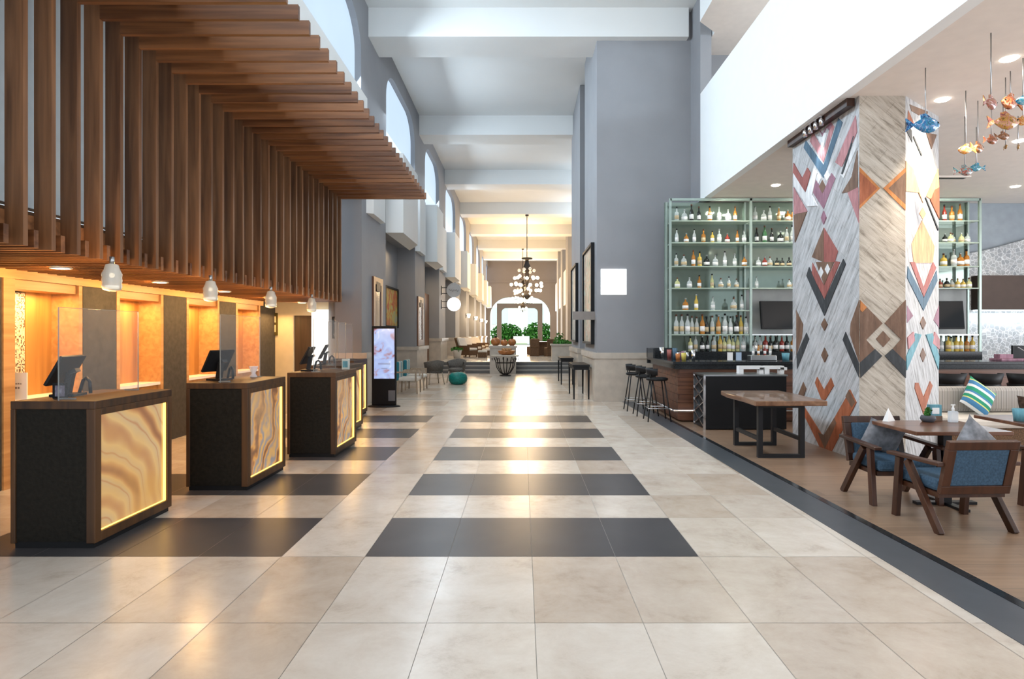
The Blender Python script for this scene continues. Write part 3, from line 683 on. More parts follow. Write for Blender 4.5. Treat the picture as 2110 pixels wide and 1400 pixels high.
# ------------------------------------------------------------------ seating by the stairs
def tub(x, y, rz, label):
    t = thing('tub_chair', label, 'chair', (x, y, 0), rz, 'grey woven tub chairs')
    mb = MB(); n = 18; vs = []; fs = []
    for k in range(n+1):
        a = -PI*.15+PI*1.3*k/n; hh = .78-.10*abs(k/n-.5)*2
        c, s = math.cos(a), -math.sin(a)
        for (r, z) in ((.27, .38), (.33, hh), (.29, hh), (.23, .40)): vs.append((c*r, s*r, z))
    for k in range(n):
        for j in range(4): j2 = (j+1) % 4; fs.append((k*4+j, k*4+j2, (k+1)*4+j2, (k+1)*4+j))
    fs.append((0, 1, 2, 3)); fs.append((n*4+3, n*4+2, n*4+1, n*4))
    mb.add(vs, fs, 0, True).build('backrest', M['greywicker'], t)
    MB().lathe([(.27, .36), (.28, .40), (.27, .46), (.2, .48)], 20).build('seat', M['greywicker'], t)
    for sx in (-1, 1):
        for sy in (-1, 1): MB().tube([(sx*.2, sy*.2, .37), (sx*.26, sy*.26, 0)], [.022, .014], 8).build('leg', M['palewood'], t)
    return t
tub(-2.83, 19.45, .5, 'grey woven tub chair nearer the left wall')
tub(-2.18, 20.2, PI-.2, 'grey woven tub chair behind the teal pouf')
t = thing('pouf', 'round teal leather pouf on the marble floor', 'pouf', (-2.05, 19.35, 0))
MB().lathe([(.12, 0), (.22, .02), (.29, .12), (.30, .2), (.28, .3), (.2, .37), (.08, .385)], 24).build('cushion', M['teal'], t)
MB().lathe([(.05, .384), (.045, .395)], 12).build('button', M['teal'], t)
def stripe_chair(x, y, label):
    t = thing('striped_armchair', label, 'armchair', (x, y, 0), 0, 'striped armchairs along the left wall')
    MB().box(-.3, .22, -.28, .28, .34, .44).build('seat', M['linen'], t, .03)
    MB().box(-.38, -.28, -.30, .30, .36, .86).build('backrest', M['stripechair'], t, .03)
    for sx in (-.3, .2):
        for sy in (-.28, .28): MB().bar((sx, sy, .36), (sx*1.05, sy, 0), .04, .04).build('leg', M['palewood'], t)
    for sy in (-.31, .31): MB().box(-.34, .2, sy-.02, sy+.02, .56, .6).box(.16, .2, sy-.02, sy+.02, .34, .56).build('armrest', M['palewood'], t)
stripe_chair(-3.02, 16.5, 'teal and white striped armchair nearer the kiosk'); stripe_chair(-3.02, 17.6, 'teal and white striped armchair beyond the first')
# centre planter block and iron table with vases
struct(MB().box(-1.3, -.25, 24.3, 25.7, 0, 1.05).box(-1.34, -.21, 24.26, 25.74, 1.05, 1.13).build('trim_70', M['stonecream']), 'cream stone pier between the two stair flights', 'pier')
t = thing('iron_table', 'round stone topped table on curved iron legs before the stairs', 'table', (-.65, 23.3, 0))
MB().lathe([(.50, .74), (.54, .76), (.54, .79), (.5, .80)], 32).build('table_top', M['stonecream'], t)
MB().lathe([(.22, 0), (.22, .03), (.08, .06), (.07, .1)], 20).build('base', M['iron'], t)
for k in range(8):
    a = 2*PI*k/8+.2; c, s = math.cos(a), math.sin(a)
    MB().tube([(c*.08, s*.08, .06), (c*.2, s*.2, .12), (c*.33, s*.33, .32), (c*.37, s*.37, .55), (c*.42, s*.42, .70), (c*.52, s*.52, .68), (c*.5, s*.5, .6)], .018, 6).build('leg', M['iron'], t)
MB().tube([(c_*.36, s_*.36, .5) for c_, s_ in [(math.cos(a*PI/10), math.sin(a*PI/10)) for a in range(21)]], .014, 6, cap=False).build('ring', M['iron'], t)
def vase(name, x, y, z, r, label):
    t = thing(name, label, 'vase', (x, y, z), 0, 'orange vases by the stairs')
    MB().lathe([(r*.5, 0), (r*.95, r*.45), (r, r*.9), (r*.8, r*1.4), (r*.35, r*1.65)], 18).build('body', M['pumpkin'], t)
    MB().lathe([(r*.3, r*1.6), (r*.25, r*1.85), (r*.4, r*1.95)], 12).build('neck', M['iron'], t)
vase('round_vase', -1.09, 24.9, 1.13, .2, 'orange round vase on the stone pier, leftmost of three')
vase('round_vase', -.73, 24.8, 1.13, .15, 'smaller orange round vase between the other two on the pier')
vase('round_vase', -.42, 24.95, 1.13, .17, 'orange round vase on the stone pier, right of the small one')
tag(MB().lathe([(.16, 0), (.3, .05), (.34, .16), (.32, .17)], 20).build('fruit_bowl', M['pumpkin'], None, loc=(-.6, 23.3, .80)), 'wide orange bowl on the round iron table', 'bowl')
random.seed(11)
for k, (dx, dy) in enumerate(((0, 0), (.13, .06), (-.13, .05), (.05, -.13), (-.08, -.12))):
    tag(MB().ball((0, 0, 0), .07, 10).build('bread_roll', plain('baked crust', (.45, .24, .09), .6), None, loc=(-.6+dx, 23.3+dy, 1.0)), 'golden fruit heaped in the orange bowl, '+['the topmost in the middle', 'rear right one', 'rear left one', 'front one towards the entrance', 'front left one'][k], 'fruit', 'fruit in the orange bowl').name = 'golden_fruit'
# console tables on the right
def console(x, y, w, d, label):
    t = thing('console_table', label, 'table', (x, y, 0), 0, 'black console tables by the columns')
    MB().box(-w/2, w/2, 0, d, .80, .85).box(-w/2+.02, w/2-.02, .02, d-.02, .72, .80).build('table_top', M['black'], t, .004)
    for sx in (-w/2+.03, w/2-.03):
        for sy in (.03, d-.03): MB().bar((sx, sy, .72), (sx, sy, 0), .05, .05, w2=.035, h2=.035).build('leg', M['black'], t)
console(1.45, 14.85, .42, 1.5, 'black console table against the broad grey column'); console(1.42, 19.2, .42, 1.5, 'black console table against the second column')
framed('framed_painting', 'large pale landscape painting on the broad grey column', 'painting', (1.77, 15.9, 2.6), 2.1, 2.5, 'x-', M['black'], M['artpale'], .06, .09)
framed('framed_painting', 'tall pale painting on the second grey column', 'painting', (1.77, 20.1, 2.6), 1.9, 2.5, 'x-', M['black'], m_art('pale painting', [(.3, (.2, .22, .2)), (.7, (.5, .5, .45))], 3), .06, .09)
t = thing('blade_sign', 'blank taupe blade sign sticking out from the broad column', 'sign', (1.50, 14.75, 2.05))
MB().box(-.27, .27, -.03, .03, -.1, .1).build('board', plain('taupe board', (.24, .21, .19), .6), t)
t['label'] = 'blank taupe blade sign sticking out from the broad column'
t = thing('light_panel', 'blank square white lit panel on the broad grey column', 'light panel', (2.17, 14.4, 2.84))
MB().box(-.3, .3, -.03, -.004, -.3, .3).build('face', M['lit'], t); MB().box(-.31, .31, -.01, 0, -.31, .31).build('frame', M['aluframe'], t)

# ------------------------------------------------------------------ far hall furniture
def lounger(x, y, rz, label):
    t = thing('wicker_lounge_chair', label, 'armchair', (x, y, .45), rz, 'wicker lounge chairs in the far hall')
    MB().box(-.38, .38, -.38, .38, .1, .34).build('base', M['wicker'], t, .03)
    MB().bar((-.30, 0, .3), (-.52, 0, .95), .76, .06, up=(1, 0, 0)).build('backrest', M['wicker'], t)
    MB().box(-.28, .38, -.33, .33, .34, .46).build('seat_cushion', M['linen'], t, .04)
    MB().bar((-.24, 0, .48), (-.42, 0, .95), .62, .12, up=(1, 0, 0)).build('back_cushion', M['linen'], t, .03)
    for sy in (-.38, .38): MB().box(-.4, .36, sy-.03, sy+.03, .34, .58).build('armrest', M['wicker'], t)
    for sx in (-.33, .33):
        for sy in (-.33, .33): MB().box(sx-.025, sx+.025, sy-.025, sy+.025, 0, .1).build('leg', M['wicker'], t)
for i, y in enumerate((30.5, 33.6, 36.8, 40.5)):
    lounger(-2.75, y, -.5, 'wicker lounge chair with cream cushions, %s beyond the stairs' % names[i])
    t = thing('wicker_ottoman', 'small cream topped wicker stool before the %s lounge chair' % names[i], 'stool', (-1.95, y-.6, .45), 0, 'ottomans in the far hall')
    MB().box(-.22, .22, -.22, .22, 0, .26).build('base', M['wicker'], t, .02); MB().box(-.22, .22, -.22, .22, .26, .36).build('cushion', M['linen'], t, .03)
t = thing('long_table', 'wicker dining table at the right of the far hall', 'table', (1.35, 33, .45))
MB().box(-.75, .75, -.5, .9, .7, .75).build('table_top', M['tablewood'], t); MB().box(-.5, .5, -.3, .6, 0, .7).build('pedestal', M['wicker'], t)
for i, (x, y) in enumerate(((.65, 32.0), (1.45, 31.6), (.6, 34.6))):
    t = thing('wicker_dining_chair', 'dark wicker dining chair at the far table, %s' % ['left front one', 'right front one', 'rear one'][i], 'chair', (x, y, .45), .3*i, 'wicker chairs round the far table')
    MB().box(-.25, .25, -.25, .25, 0, .45).build('seat', M['wicker'], t, .03); MB().box(-.25, .25, -.28, -.2, .45, .9).build('backrest', M['wicker'], t, .03)
def leaves(mb, c, R, n, size, mi=0, flat=.8):
    for _ in range(n):
        u = Vector((random.gauss(0, 1), random.gauss(0, 1), random.gauss(0, 1))).normalized()*random.random()**.4
        p = Vector((c[0]+u.x*R[0], c[1]+u.y*R[1], c[2]+u.z*R[2])); d = Vector((random.uniform(-1, 1), random.uniform(-1, 1), random.uniform(-.3, 1))).normalized()
        a = d.cross(Vector((random.random(), random.random(), .3))).normalized()*size*.3
        mb.add([p-d*size*.5, p+a, p+d*size*.5, p-a], [(0, 1, 2, 3)], mi)
t = thing('stone_planter', 'cream stone planter full of green plants at the right of the stairs', 'planter', (1.75, 26.8, .45))
MB().box(-.45, .45, -.4, .4, 0, .65).box(-.5, .5, -.45, .45, .65, .72).build('box', M['stonecream'], t)
mb = MB(); leaves(mb, (0, 0, .76), (.42, .36, .14), 220, .13); mb.build('foliage', M['foliage'], t)
for i, (x, y, z) in enumerate(((1.85, 30.0, .45), (-3.1, 28.9, .45))):
    t = thing('potted_plant', ['tall potted plant standing behind the stone planter', 'short potted plant between the stairs and the lounge chairs'][i], 'plant', (x, y, z))
    MB().lathe([(.16, 0), (.22, .35), (.24, .4), (.2, .4)], 16).build('pot', M['linen'], t)
    mb = MB(); leaves(mb, (0, 0, .8 if not i else .42), (.3, .3, .45 if not i else .12), 120, .16); mb.build('foliage', M['foliage'], t)
# garden beyond the arch
struct(MB().box(-30, 30, 64.3, 160, .2, .44).build('ground', M['grass']))
struct(MB().box(-8, 8, 62, 69, .40, .452).build('floor_terrace', M['stonecream']))
struct(MB().box(.6, 6, 70, 78, .44, .46).build('water', M['pool']), 'blue swimming pool beyond the arch', 'pool')
random.seed(5)
for i, (x, y, rx, h) in enumerate(((-6.6, 82, 2.3, 2.7), (-2.2, 84, 2.2, 2.4), (2.2, 83, 2.2, 2.5), (6.6, 82, 2.2, 2.9), (-5.2, 72, 1.4, 1.7), (5.0, 72, 1.4, 2.1))):
    mb = MB(); leaves(mb, (0, 0, h*.5), (rx, 1.0, h*.62), 1300, .42)
    tag(mb.build('garden_shrub', M['foliage'], None, loc=(x, y, .44)), ['leafy green shrub at the far left of the garden', 'broad green shrub left of the garden centre', 'broad green shrub right of the garden centre', 'leafy green shrub at the far right of the garden', 'green bush beside the left of the arch', 'green bush beside the right of the arch'][i], 'shrub', 'garden shrubs')
tag(MB().box(-1.1, .9, 75, 76, 0, .9).build('garden_bench', M['paper'], None, loc=(0, 0, .44)), 'low white block seat in the garden seen through the arch', 'bench')
tag(MB().box(-30, 30, 110, 114, 0, 9).build('white_building', plain('sunlit white facade', (.9, .92, .93), .8), None, loc=(0, 0, .44)), 'pale building far beyond the garden shrubs', 'building')
for k in range(8): MB().box(-25+k*6.5, -22+k*6.5, 109.95, 110, 3, 6).build('window_opening', plain('pale glass', (.66, .74, .78), .2), bpy.data.objects['white_building'])
light('sunlit_garden', 'SUN', (0, 80, 20), 3, (1, .96, .9), .02, rot=(math.radians(35), math.radians(10), 0))

# ------------------------------------------------------------------ bar side: bulkhead, ceiling, walls
struct(MB().box(4.0, 4.15, -3, 13.62, 4.6, 7.0).build('wall_bulkhead', plain('bright white paint', (.86, .88, .88), .6, var=.01)), 'long white bulkhead above the bar lounge', 'bulkhead')
struct(MB().box(4.15, 13.5, -3, 13.9, 4.6, 4.75).build('ceiling_bar', M['ceilbar']), 'warm grey ceiling over the bar lounge', 'ceiling')
saw = [(4.27, 14.55), (4.27, 13.46), (3.81, 13.0), (3.81, 11.9), (4.27, 11.4), (4.27, 10.2), (3.81, 9.7), (3.81, -3), (9, -3), (9, 14.55)]
struct(MB().prism(saw, 8.3, CZ, mi=0, mside=1).build('ceiling_upper', [M['ceilbar'], M['white']]))
struct(MB().box(4.0, 13.5, 14.55, 14.8, 4.75, CZ).box(4.0, 4.25, 13.62, 14.55, 4.6, CZ).build('wall_upper', M['wallgrey']))
struct(MB().box(4.02, 13.5, 13.95, 14.2, 0, 4.6).build('wall_bar', plain('blue grey paint', (.30, .34, .38), .6)), 'blue grey wall behind the bar', 'wall')
# stone feature right of shelves
mb = MB(); pts = [(10.2, 0), (13.5, 0), (13.5, 4.1)]+[(13.5-3.3*k/10, 3.45+.65*math.cos(k/10*PI/2)**1.3) for k in range(1, 11)]
mb.prism(pts, 13.85, 13.95, 'y'); struct(mb.build('wall_stone', M['rubble']), 'pale rubble stone wall right of the bar shelves', 'wall')
tag(MB().box(10.25, 13.4, 13.6, 13.85, 2.15, 2.92).build('wall_cabinet', plain('dark brown hood', (.085, .06, .05), .6)), 'long dark brown wall box across the stone wall', 'cabinet')
tag(MB().box(10.25, 13.3, 13.7, 13.8, 2.12, 2.15).build('strip_light', glow('cool led strip', (.8, .93, 1), 3)), 'cool white light strip under the brown wall box', 'light')
light('strip_glow', 'AREA', (11.5, 13.7, 2.1), 16, (.8, .92, 1), 2.6, .1)

# ------------------------------------------------------------------ bar shelving
YS = 13.3; PX = [3.25, 5.02, 6.8, 8.52, 10.05]
t = thing('bar_shelving', 'tall pale green metal and glass bottle shelving behind the bar', 'shelving', (0, 0, 0))
MB().box(PX[0]-.03, PX[-1]+.03, 13.72, 13.76, 1.05, 4.58).build('back_panel', M['mirror'], t)
for i, x in enumerate(PX):
    MB().box(x-.025, x+.025, YS, YS+.05, 1.0, 4.58).box(x-.02, x+.02, 13.66, 13.71, 1.0, 4.58).build('post', M['frame_pale'], t)
MB().box(PX[0], PX[-1], YS, YS+.05, 4.53, 4.585).build('head_rail', M['frame_pale'], t)
zsh = [4.1, 3.62, 3.1, 2.62]
for i in range(4):
    x0, x1 = PX[i]+.03, PX[i+1]-.03
    zl = zsh+([2.13, 1.60] if i in (0,) else [1.60])
    for z in zl:
        MB().box(x0, x1, YS+.01, 13.70, z-.025, z).build('shelf_board', M['shelfglass'] if z > 1.7 or i == 0 else M['aluframe'], t)
    if i in (1, 3): MB().box(x0, x1, 13.68, 13.715, 1.6, 2.60).build('backboard', plain('grey backboard', (.33, .34, .33), .5), t)
struct(MB().box(3.25, 10.05, YS-.05, 13.72, 0, 1.22).build('baseboard_bar', M['gloss']))
# bottles
def bottle_mesh(kind, bc, lc, cc):
    prof = {'tall': [(.036, 0), (.038, .01), (.038, .17), (.03, .20), (.014, .235), (.013, .29)],
            'squat': [(.05, 0), (.055, .01), (.055, .11), (.045, .14), (.015, .165), (.015, .20)],
            'shoulder': [(.04, 0), (.042, .01), (.042, .15), (.036, .175), (.015, .19), (.014, .255)]}[kind]
    h = prof[-1][1]; mb = MB(); mb.lathe(prof, 12, mi=0)
    if lc: r = prof[2][0]+.0012; mb.lathe([(r, h*.16), (r, h*.44)], 12, mi=1)
    mb.lathe([(.017, h), (.017, h+.03)], 10, mi=2)
    return mb.mesh('bottle', [bc, lc or bc, cc])
BG = {'clear': (.75, .8, .78), 'amber': (.45, .18, .03), 'dark': (.02, .022, .02), 'green': (.05, .16, .06), 'golden': (.65, .45, .08), 'pale yellow': (.62, .62, .30), 'red': (.25, .03, .02)}
bmat = {k: (glassy('bottle glass '+k, c, .05, .45 if k == 'clear' else .9)) for k, c in BG.items()}
capm = [M['black'], M['steel'], plain('brown cap', (.12, .05, .03), .4)]
lab_m = [M['paper'], plain('tan label', (.55, .42, .25), .6), None]
BM = {}
def bottle(x, y, z, col, kind, li, sc, label, group):
    key = (col, kind, li)
    if key not in BM: BM[key] = bottle_mesh(kind, bmat[col], lab_m[li], capm[hash(col) % 1 if False else (len(BM) % 3)])
    o = bpy.data.objects.new('bottle', BM[key]); C.objects.link(o); o.location = (x, y, z); o.scale = (sc, sc, sc); o.rotation_euler = (0, 0, random.random()*6)
    tag(o, label, 'bottle', group)
ordn = ['first', 'second', 'third', 'fourth', 'fifth', 'sixth', 'seventh', 'eighth', 'ninth', 'tenth', 'eleventh', 'twelfth', 'thirteenth', 'fourteenth', 'fifteenth']
random.seed(21)
def row(bay, sname, z, pxs, cols, kinds=None, sc=1.0, y=13.45):
    for i, p in enumerate(pxs):
        col = cols[i % len(cols)]; kind = kinds[i % len(kinds)] if kinds else random.choice(['tall', 'squat', 'shoulder'])
        x = (p-VX)*y/F
        bottle(x, y+random.uniform(-.03, .04), z, col, kind, random.choice([0, 0, 1]), sc*random.uniform(1.1, 1.3),
               '%s spirit bottle, %s from the left, %s shelf of the %s bay' % (col, ordn[i], sname, bay), 'bottles on the %s shelf, %s bay' % (sname, bay))
row('left', 'top', 4.1, [1394, 1411, 1425, 1441, 1462, 1483, 1500, 1516], ['clear', 'clear', 'dark', 'dark', 'amber', 'clear', 'clear', 'amber'], ['shoulder', 'squat', 'tall', 'tall', 'shoulder'], .95)
row('left', 'second', 3.62, [1395, 1414, 1430, 1450, 1468, 1482, 1500, 1520, 1534], ['clear', 'amber', 'clear', 'amber', 'golden', 'clear', 'red', 'amber', 'clear'], None, .85)
row('left', 'third', 3.1, [1393, 1409, 1428, 1441, 1457, 1474, 1493, 1514, 1533], ['clear', 'clear', 'amber', 'golden', 'dark', 'clear', 'clear', 'clear', 'amber'], None, .9)
row('left', 'fourth', 2.62, [1396, 1420, 1441, 1468, 1485, 1501, 1518], ['pale yellow', 'clear', 'amber', 'pale yellow', 'clear', 'clear', 'clear'], None, .8)
row('left', 'fifth', 2.13, [1412, 1434, 1469, 1511, 1529], ['amber', 'golden', 'clear', 'clear', 'clear'], None, .95)
row('left', 'sixth', 1.60, [1394, 1405, 1416, 1426, 1436, 1447, 1456, 1468, 1480, 1493, 1505, 1517, 1527, 1537], ['clear', 'clear', 'clear', 'clear', 'clear', 'amber', 'dark', 'clear', 'amber', 'clear', 'clear', 'dark', 'golden', 'clear'], ['tall'], 1.1)
row('left', 'lowest', 1.22, [1423, 1434, 1447, 1459, 1471, 1484, 1493, 1502, 1511, 1521, 1531], ['pale yellow', 'clear', 'dark', 'dark', 'clear', 'golden', 'pale yellow', 'pale yellow', 'pale yellow', 'pale yellow', 'clear'], ['shoulder', 'tall'], 1.0)
row('middle', 'top', 4.1, [1556, 1573, 1586, 1606, 1624, 1633], ['clear', 'clear', 'clear', 'amber', 'amber', 'amber'], None, .9)
row('middle', 'second', 3.62, [1559, 1575, 1591, 1608, 1620, 1632], ['dark', 'green', 'dark', 'dark', 'clear', 'clear'], ['tall', 'tall', 'tall', 'squat'], .95)
row('middle', 'third', 3.1, [1562, 1575, 1587, 1600, 1613, 1627], ['clear', 'red', 'clear', 'dark', 'dark', 'dark'], ['squat'], .75)
row('middle', 'fourth', 2.62, [1560, 1626, 1635], ['clear', 'clear', 'clear'], None, .8)
row('middle', 'lowest', 1.22, [1556, 1566, 1576, 1587, 1598, 1610, 1622, 1633], ['clear', 'clear', 'red', 'dark', 'dark', 'red', 'dark', 'amber'], ['shoulder'], 1.0)
row('right', 'top', 4.1, [1947, 1962, 1978], ['red', 'amber', 'amber'], ['tall', 'shoulder'], .95)
row('right', 'second', 3.62, [1945, 1957, 1965, 1980, 1995], ['dark', 'pale yellow', 'clear', 'pale yellow', 'clear'], ['squat'], .8)
row('right', 'third', 3.1, [1945, 1965, 1981, 1993], ['golden', 'clear', 'amber', 'amber'], ['squat', 'shoulder'], 1.05)
row('right', 'fourth', 2.62, [1939, 1952, 1963, 1975, 1985, 1996], ['red', 'dark', 'clear', 'golden', 'golden', 'pale yellow'], ['squat'], .8)
row('right', 'lowest', 1.22, [1941, 1952, 1962, 1972, 1982, 1992, 2002], ['clear', 'golden', 'pale yellow', 'golden', 'golden', 'amber', 'golden'], ['shoulder'], 1.0)
# televisions
def tv(x, y, z, w, h, label, rz):
    t = thing('wall_television', label, 'television', (x, y, z), rz)
    MB().box(-w/2, w/2, -.03, .03, -h/2, h/2).build('case', M['black'], t, .006, rot=(-.12, 0, 0))
    MB().box(-w/2+.02, w/2-.02, -.034, -.031, -h/2+.03, h/2-.02).build('screen', plain('dark tv glass', (.008, .009, .01), .08), t, rot=(-.12, 0, 0))
    MB().box(-.06, .06, .03, .3, -.05, .05).build('wall_bracket', M['steel'], t)
tv(5.72, 13.38, 2.02, .98, .62, 'black television in the middle bay, left of the patterned pillar', .12)
tv(9.2, 13.38, 2.02, .98, .62, 'black television in the right bay, beyond the patterned pillar', -.12)
for x in (4.5, 6.2, 9.2): light('shelf_light', 'AREA', (x, 12.9, 4.5), 13, (.97, 1, .85), .16, .12, rot=(.25, 0, 0))

# ------------------------------------------------------------------ bar counter
t = thing('bar_counter', 'long bar with black stone top and timber panelled front', 'bar counter', (0, 0, 0))
MB().prism([(2.72, 10.92), (13.4, 10.92), (13.4, 11.7), (3.35, 11.7), (3.35, 13.2), (2.72, 13.2)], 1.05, 1.105).build('counter_top', M['gloss'], t, .006)
MB().prism([(2.76, 10.96), (13.4, 10.96), (13.4, 11.66), (3.3, 11.66), (3.3, 13.2), (2.76, 13.2)], .97, 1.05).build('fascia', M['gloss'], t)
bw = wood('red brown bar cladding', (.075, .028, .015), (.24, .10, .05), 'x', .4, .9)
mb = MB()
for k in range(6):
    z0 = .04+k*.155; mb.box(2.86, 13.3, 11.04, 11.2, z0, z0+.15); mb.box(2.84, 2.95, 11.05, 13.2, z0, z0+.15)
mb.box(2.9, 13.3, 11.06, 11.6, .02, .97)
mb.build('front_panel', bw, t)
MB().box(2.72, 2.76, 12.6, 13.25, 1.105, 1.30).box(2.72, 3.35, 13.2, 13.26, 0.97, 1.30).build('end_upstand', M['gloss'], t)
MB().tube([(2.72, 11.0, .22), (2.72, 13.1, .22)], .02, 8).tube([(2.72, 10.9, .22), (8, 10.9, .22)], .02, 8).build('foot_rail', M['chrome'], t)
# cabinet in front of the bar
t = thing('service_cabinet', 'black service cabinet with steel top and chrome lattice side', 'cabinet', (3.02, 10.1, 0))
MB().box(.04, 1.38, 0, .62, .02, .90).build('body', M['black'], t)
MB().box(0, 1.40, -.01, .63, .90, .925).build('top', M['steel'], t)
mb = MB()
for k in range(4): mb.bar((.02, .04, .05+.21*k), (.02, .58, .26+.21*k), .02, .02).bar((.02, .58, .05+.21*k), (.02, .04, .26+.21*k), .02, .02)
mb.box(0, .035, 0, .03, 0, .9).box(0, .035, .59, .62, 0, .9); mb.build('lattice', M['chrome'], t)
for i, (x0, ww) in enumerate(((3.68, .42), (4.12, .33))):
    tag(MB().box(0, ww, 0, .12, .08, .135).box(0, .08, 0, .12, 0, .08).box(ww-.07, ww, 0, .12, .0, .08).box(ww-.07, ww+.05 if i else ww, 0, .12, .06, .11).build('menu_holder', M['paper'], None, .003, loc=(x0, 10.3, .925)),
        ['white stepped menu holder on the black cabinet, the larger one', 'white stepped menu holder on the black cabinet, the smaller one'][i], 'holder')
# things on the bar
def cup(x, y, z, r, h, mat, name, label, cat, group=None):
    tag(MB().lathe([(r*.8, 0), (r, h), (r*.92, h), (r*.74, .01)], 12).build(name, mat, None, loc=(x, y, z)), label, cat, group)
CT = 1.106
bc = [('straw_cup', 2.98, 12.3, .05, .18, M['redin'], 'red cup of bar tools at the left end of the bar', 'cup'), ('straw_cup', 3.02, 12.0, .05, .22, M['navy'], 'tall blue cup at the left end of the bar', 'cup'),
      ('jar', 3.0, 11.7, .045, .12, M['orange'], 'small orange jar near the bar corner', 'jar'), ('jar', 3.05, 11.45, .05, .14, plain('yellow glaze', (.6, .5, .1), .4), 'yellow jar near the bar corner', 'jar'),
      ('shaker', 3.2, 11.35, .04, .2, M['chrome'], 'chrome cocktail shaker near the bar corner', 'shaker'), ('shaker', 2.92, 12.7, .05, .22, M['chrome'], 'chrome shaker at the back of the bar side', 'shaker'),
      ('paper_roll', 5.16, 11.45, .055, .26, M['paper'], 'white paper roll standing on the bar under the shelf post', 'paper roll'), ('jar', 4.95, 11.4, .07, .14, M['tealin'], 'dull teal jar on the bar beside the paper roll', 'jar'),
      ('jar', 5.50, 11.4, .05, .16, M['redin'], 'red jar on the bar right of the paper roll', 'jar'), ('jar', 5.62, 11.42, .045, .14, M['mauve'], 'mauve jar on the bar beside the red jar', 'jar')]
for n_, x, y, r, h, m_, lab, cat in bc: cup(x, y, CT, r, h, m_, n_, lab, cat)
for k in range(6): cup(3.06+.09*(k % 3), 11.9+.2*(k//3), CT, .03, .14+.02*(k % 2), [M['chrome'], M['mauve'], M['steel']][k % 3], 'tumbler', '%s small tumbler in the cluster at the bar corner' % ordn[k].capitalize(), 'tumbler', 'tumblers at the bar corner')
for i, x in enumerate((3.82, 3.98)):
    t = thing('table_card', ['white', 'pale blue'][i]+' upright card on the bar left of the bottle tub', 'card', (x, 11.15, CT))
    MB().box(-.05, .05, -.004, .004, .01, .16).build('card', M['paper'] if i == 0 else plain('pale blue card', (.35, .45, .58), .5), t); MB().box(-.05, .05, -.03, .03, 0, .012).build('foot', M['gedge'], t)
t = thing('garnish_tub', 'steel tub holding small bottles on the bar', 'tub', (4.5, 11.4, CT))
MB().box(-.24, .24, -.1, .1, 0, .1).build('tub', M['steel'], t, .01)
for i, (x, c) in enumerate(((4.34, 'clear'), (4.44, 'amber'), (4.56, 'red'), (4.66, 'clear'))):
    bottle(x, 11.4, CT+.1, c, 'tall', 0, .62, '%s small bottle standing in the steel tub, %s from the left' % (c, ordn[i]), 'small bottles in the steel tub')
tag(MB().box(0, .5, 0, .3, 0, .22).box(-.02, .52, -.02, .32, .22, .24).build('ice_bin', M['steel'], None, loc=(5.85, 11.35, CT)), 'brushed steel ice bin on the bar beside the patterned pillar', 'bin')
t = thing('cash_register', 'black till with cable on the bar under the stone wall', 'till', (9.1, 11.3, CT))
MB().box(-.25, .45, -.1, .2, .0, .04).box(-.2, .05, 0, .15, .04, .12).build('drawer_case', M['mauve'], t, .006); MB().box(.12, .45, .1, .14, .04, .28).build('screen', M['black'], t)
MB().tube([(.2, .08, .25), (.3, -.02, .15), (.38, -.06, .05), (.44, -.08, .01)], .008, 6).build('cable', M['steel'], t)
# bar stools
def stool(label, group):
    t = thing('bar_stool', label, 'bar stool', (0, 0, 0), 0, group)
    MB().lathe([(.17, .74), (.20, .755), (.20, .785), (.15, .80)], 20).build('seat', M['black'], t)
    vs = MB(); n = 12; v = []; f = []
    for k in range(n+1):
        a = PI*1.05+PI*.9*k/n
        for r, z in ((.19, .84), (.21, .97), (.195, .97), (.175, .84)): v.append((math.cos(a)*r, math.sin(a)*r, z))
    for k in range(n):
        for j in range(4): f.append((k*4+j, k*4+(j+1) % 4, (k+1)*4+(j+1) % 4, (k+1)*4+j))
    vs.add(v, f, 0, True).tube([(-.12, -.14, .78), (-.13, -.15, .86)], .01, 6).tube([(.12, -.14, .78), (.13, -.15, .86)], .01, 6).build('backrest', M['black'], t)
    for sx in (-1, 1):
        for sy in (-1, 1): MB().tube([(sx*.11, sy*.11, .75), (sx*.21, sy*.21, 0)], .012, 6).build('leg', M['blackmetal'], t)
    MB().tube([(sx*.185, sy*.185, .24) for sx, sy in ((-1, -1), (1, -1), (1, 1), (-1, 1), (-1, -1))], .009, 6).build('footrest', M['steel'], t)
    return t
st = stool('black round bar stool at the bar corner, nearest one', 'black stools along the bar side')
KIDS = {}
st.location = (2.50, 11.25, 0); st.rotation_euler = (0, 0, -PI/2)
bpy.context.view_layer.update()
dup(st, (2.44, 12.0, 0), -PI/2, 'black round bar stool in the middle of the bar side'); dup(st, (2.38, 12.75, 0), -PI/2, 'black round bar stool nearest the broad grey column')
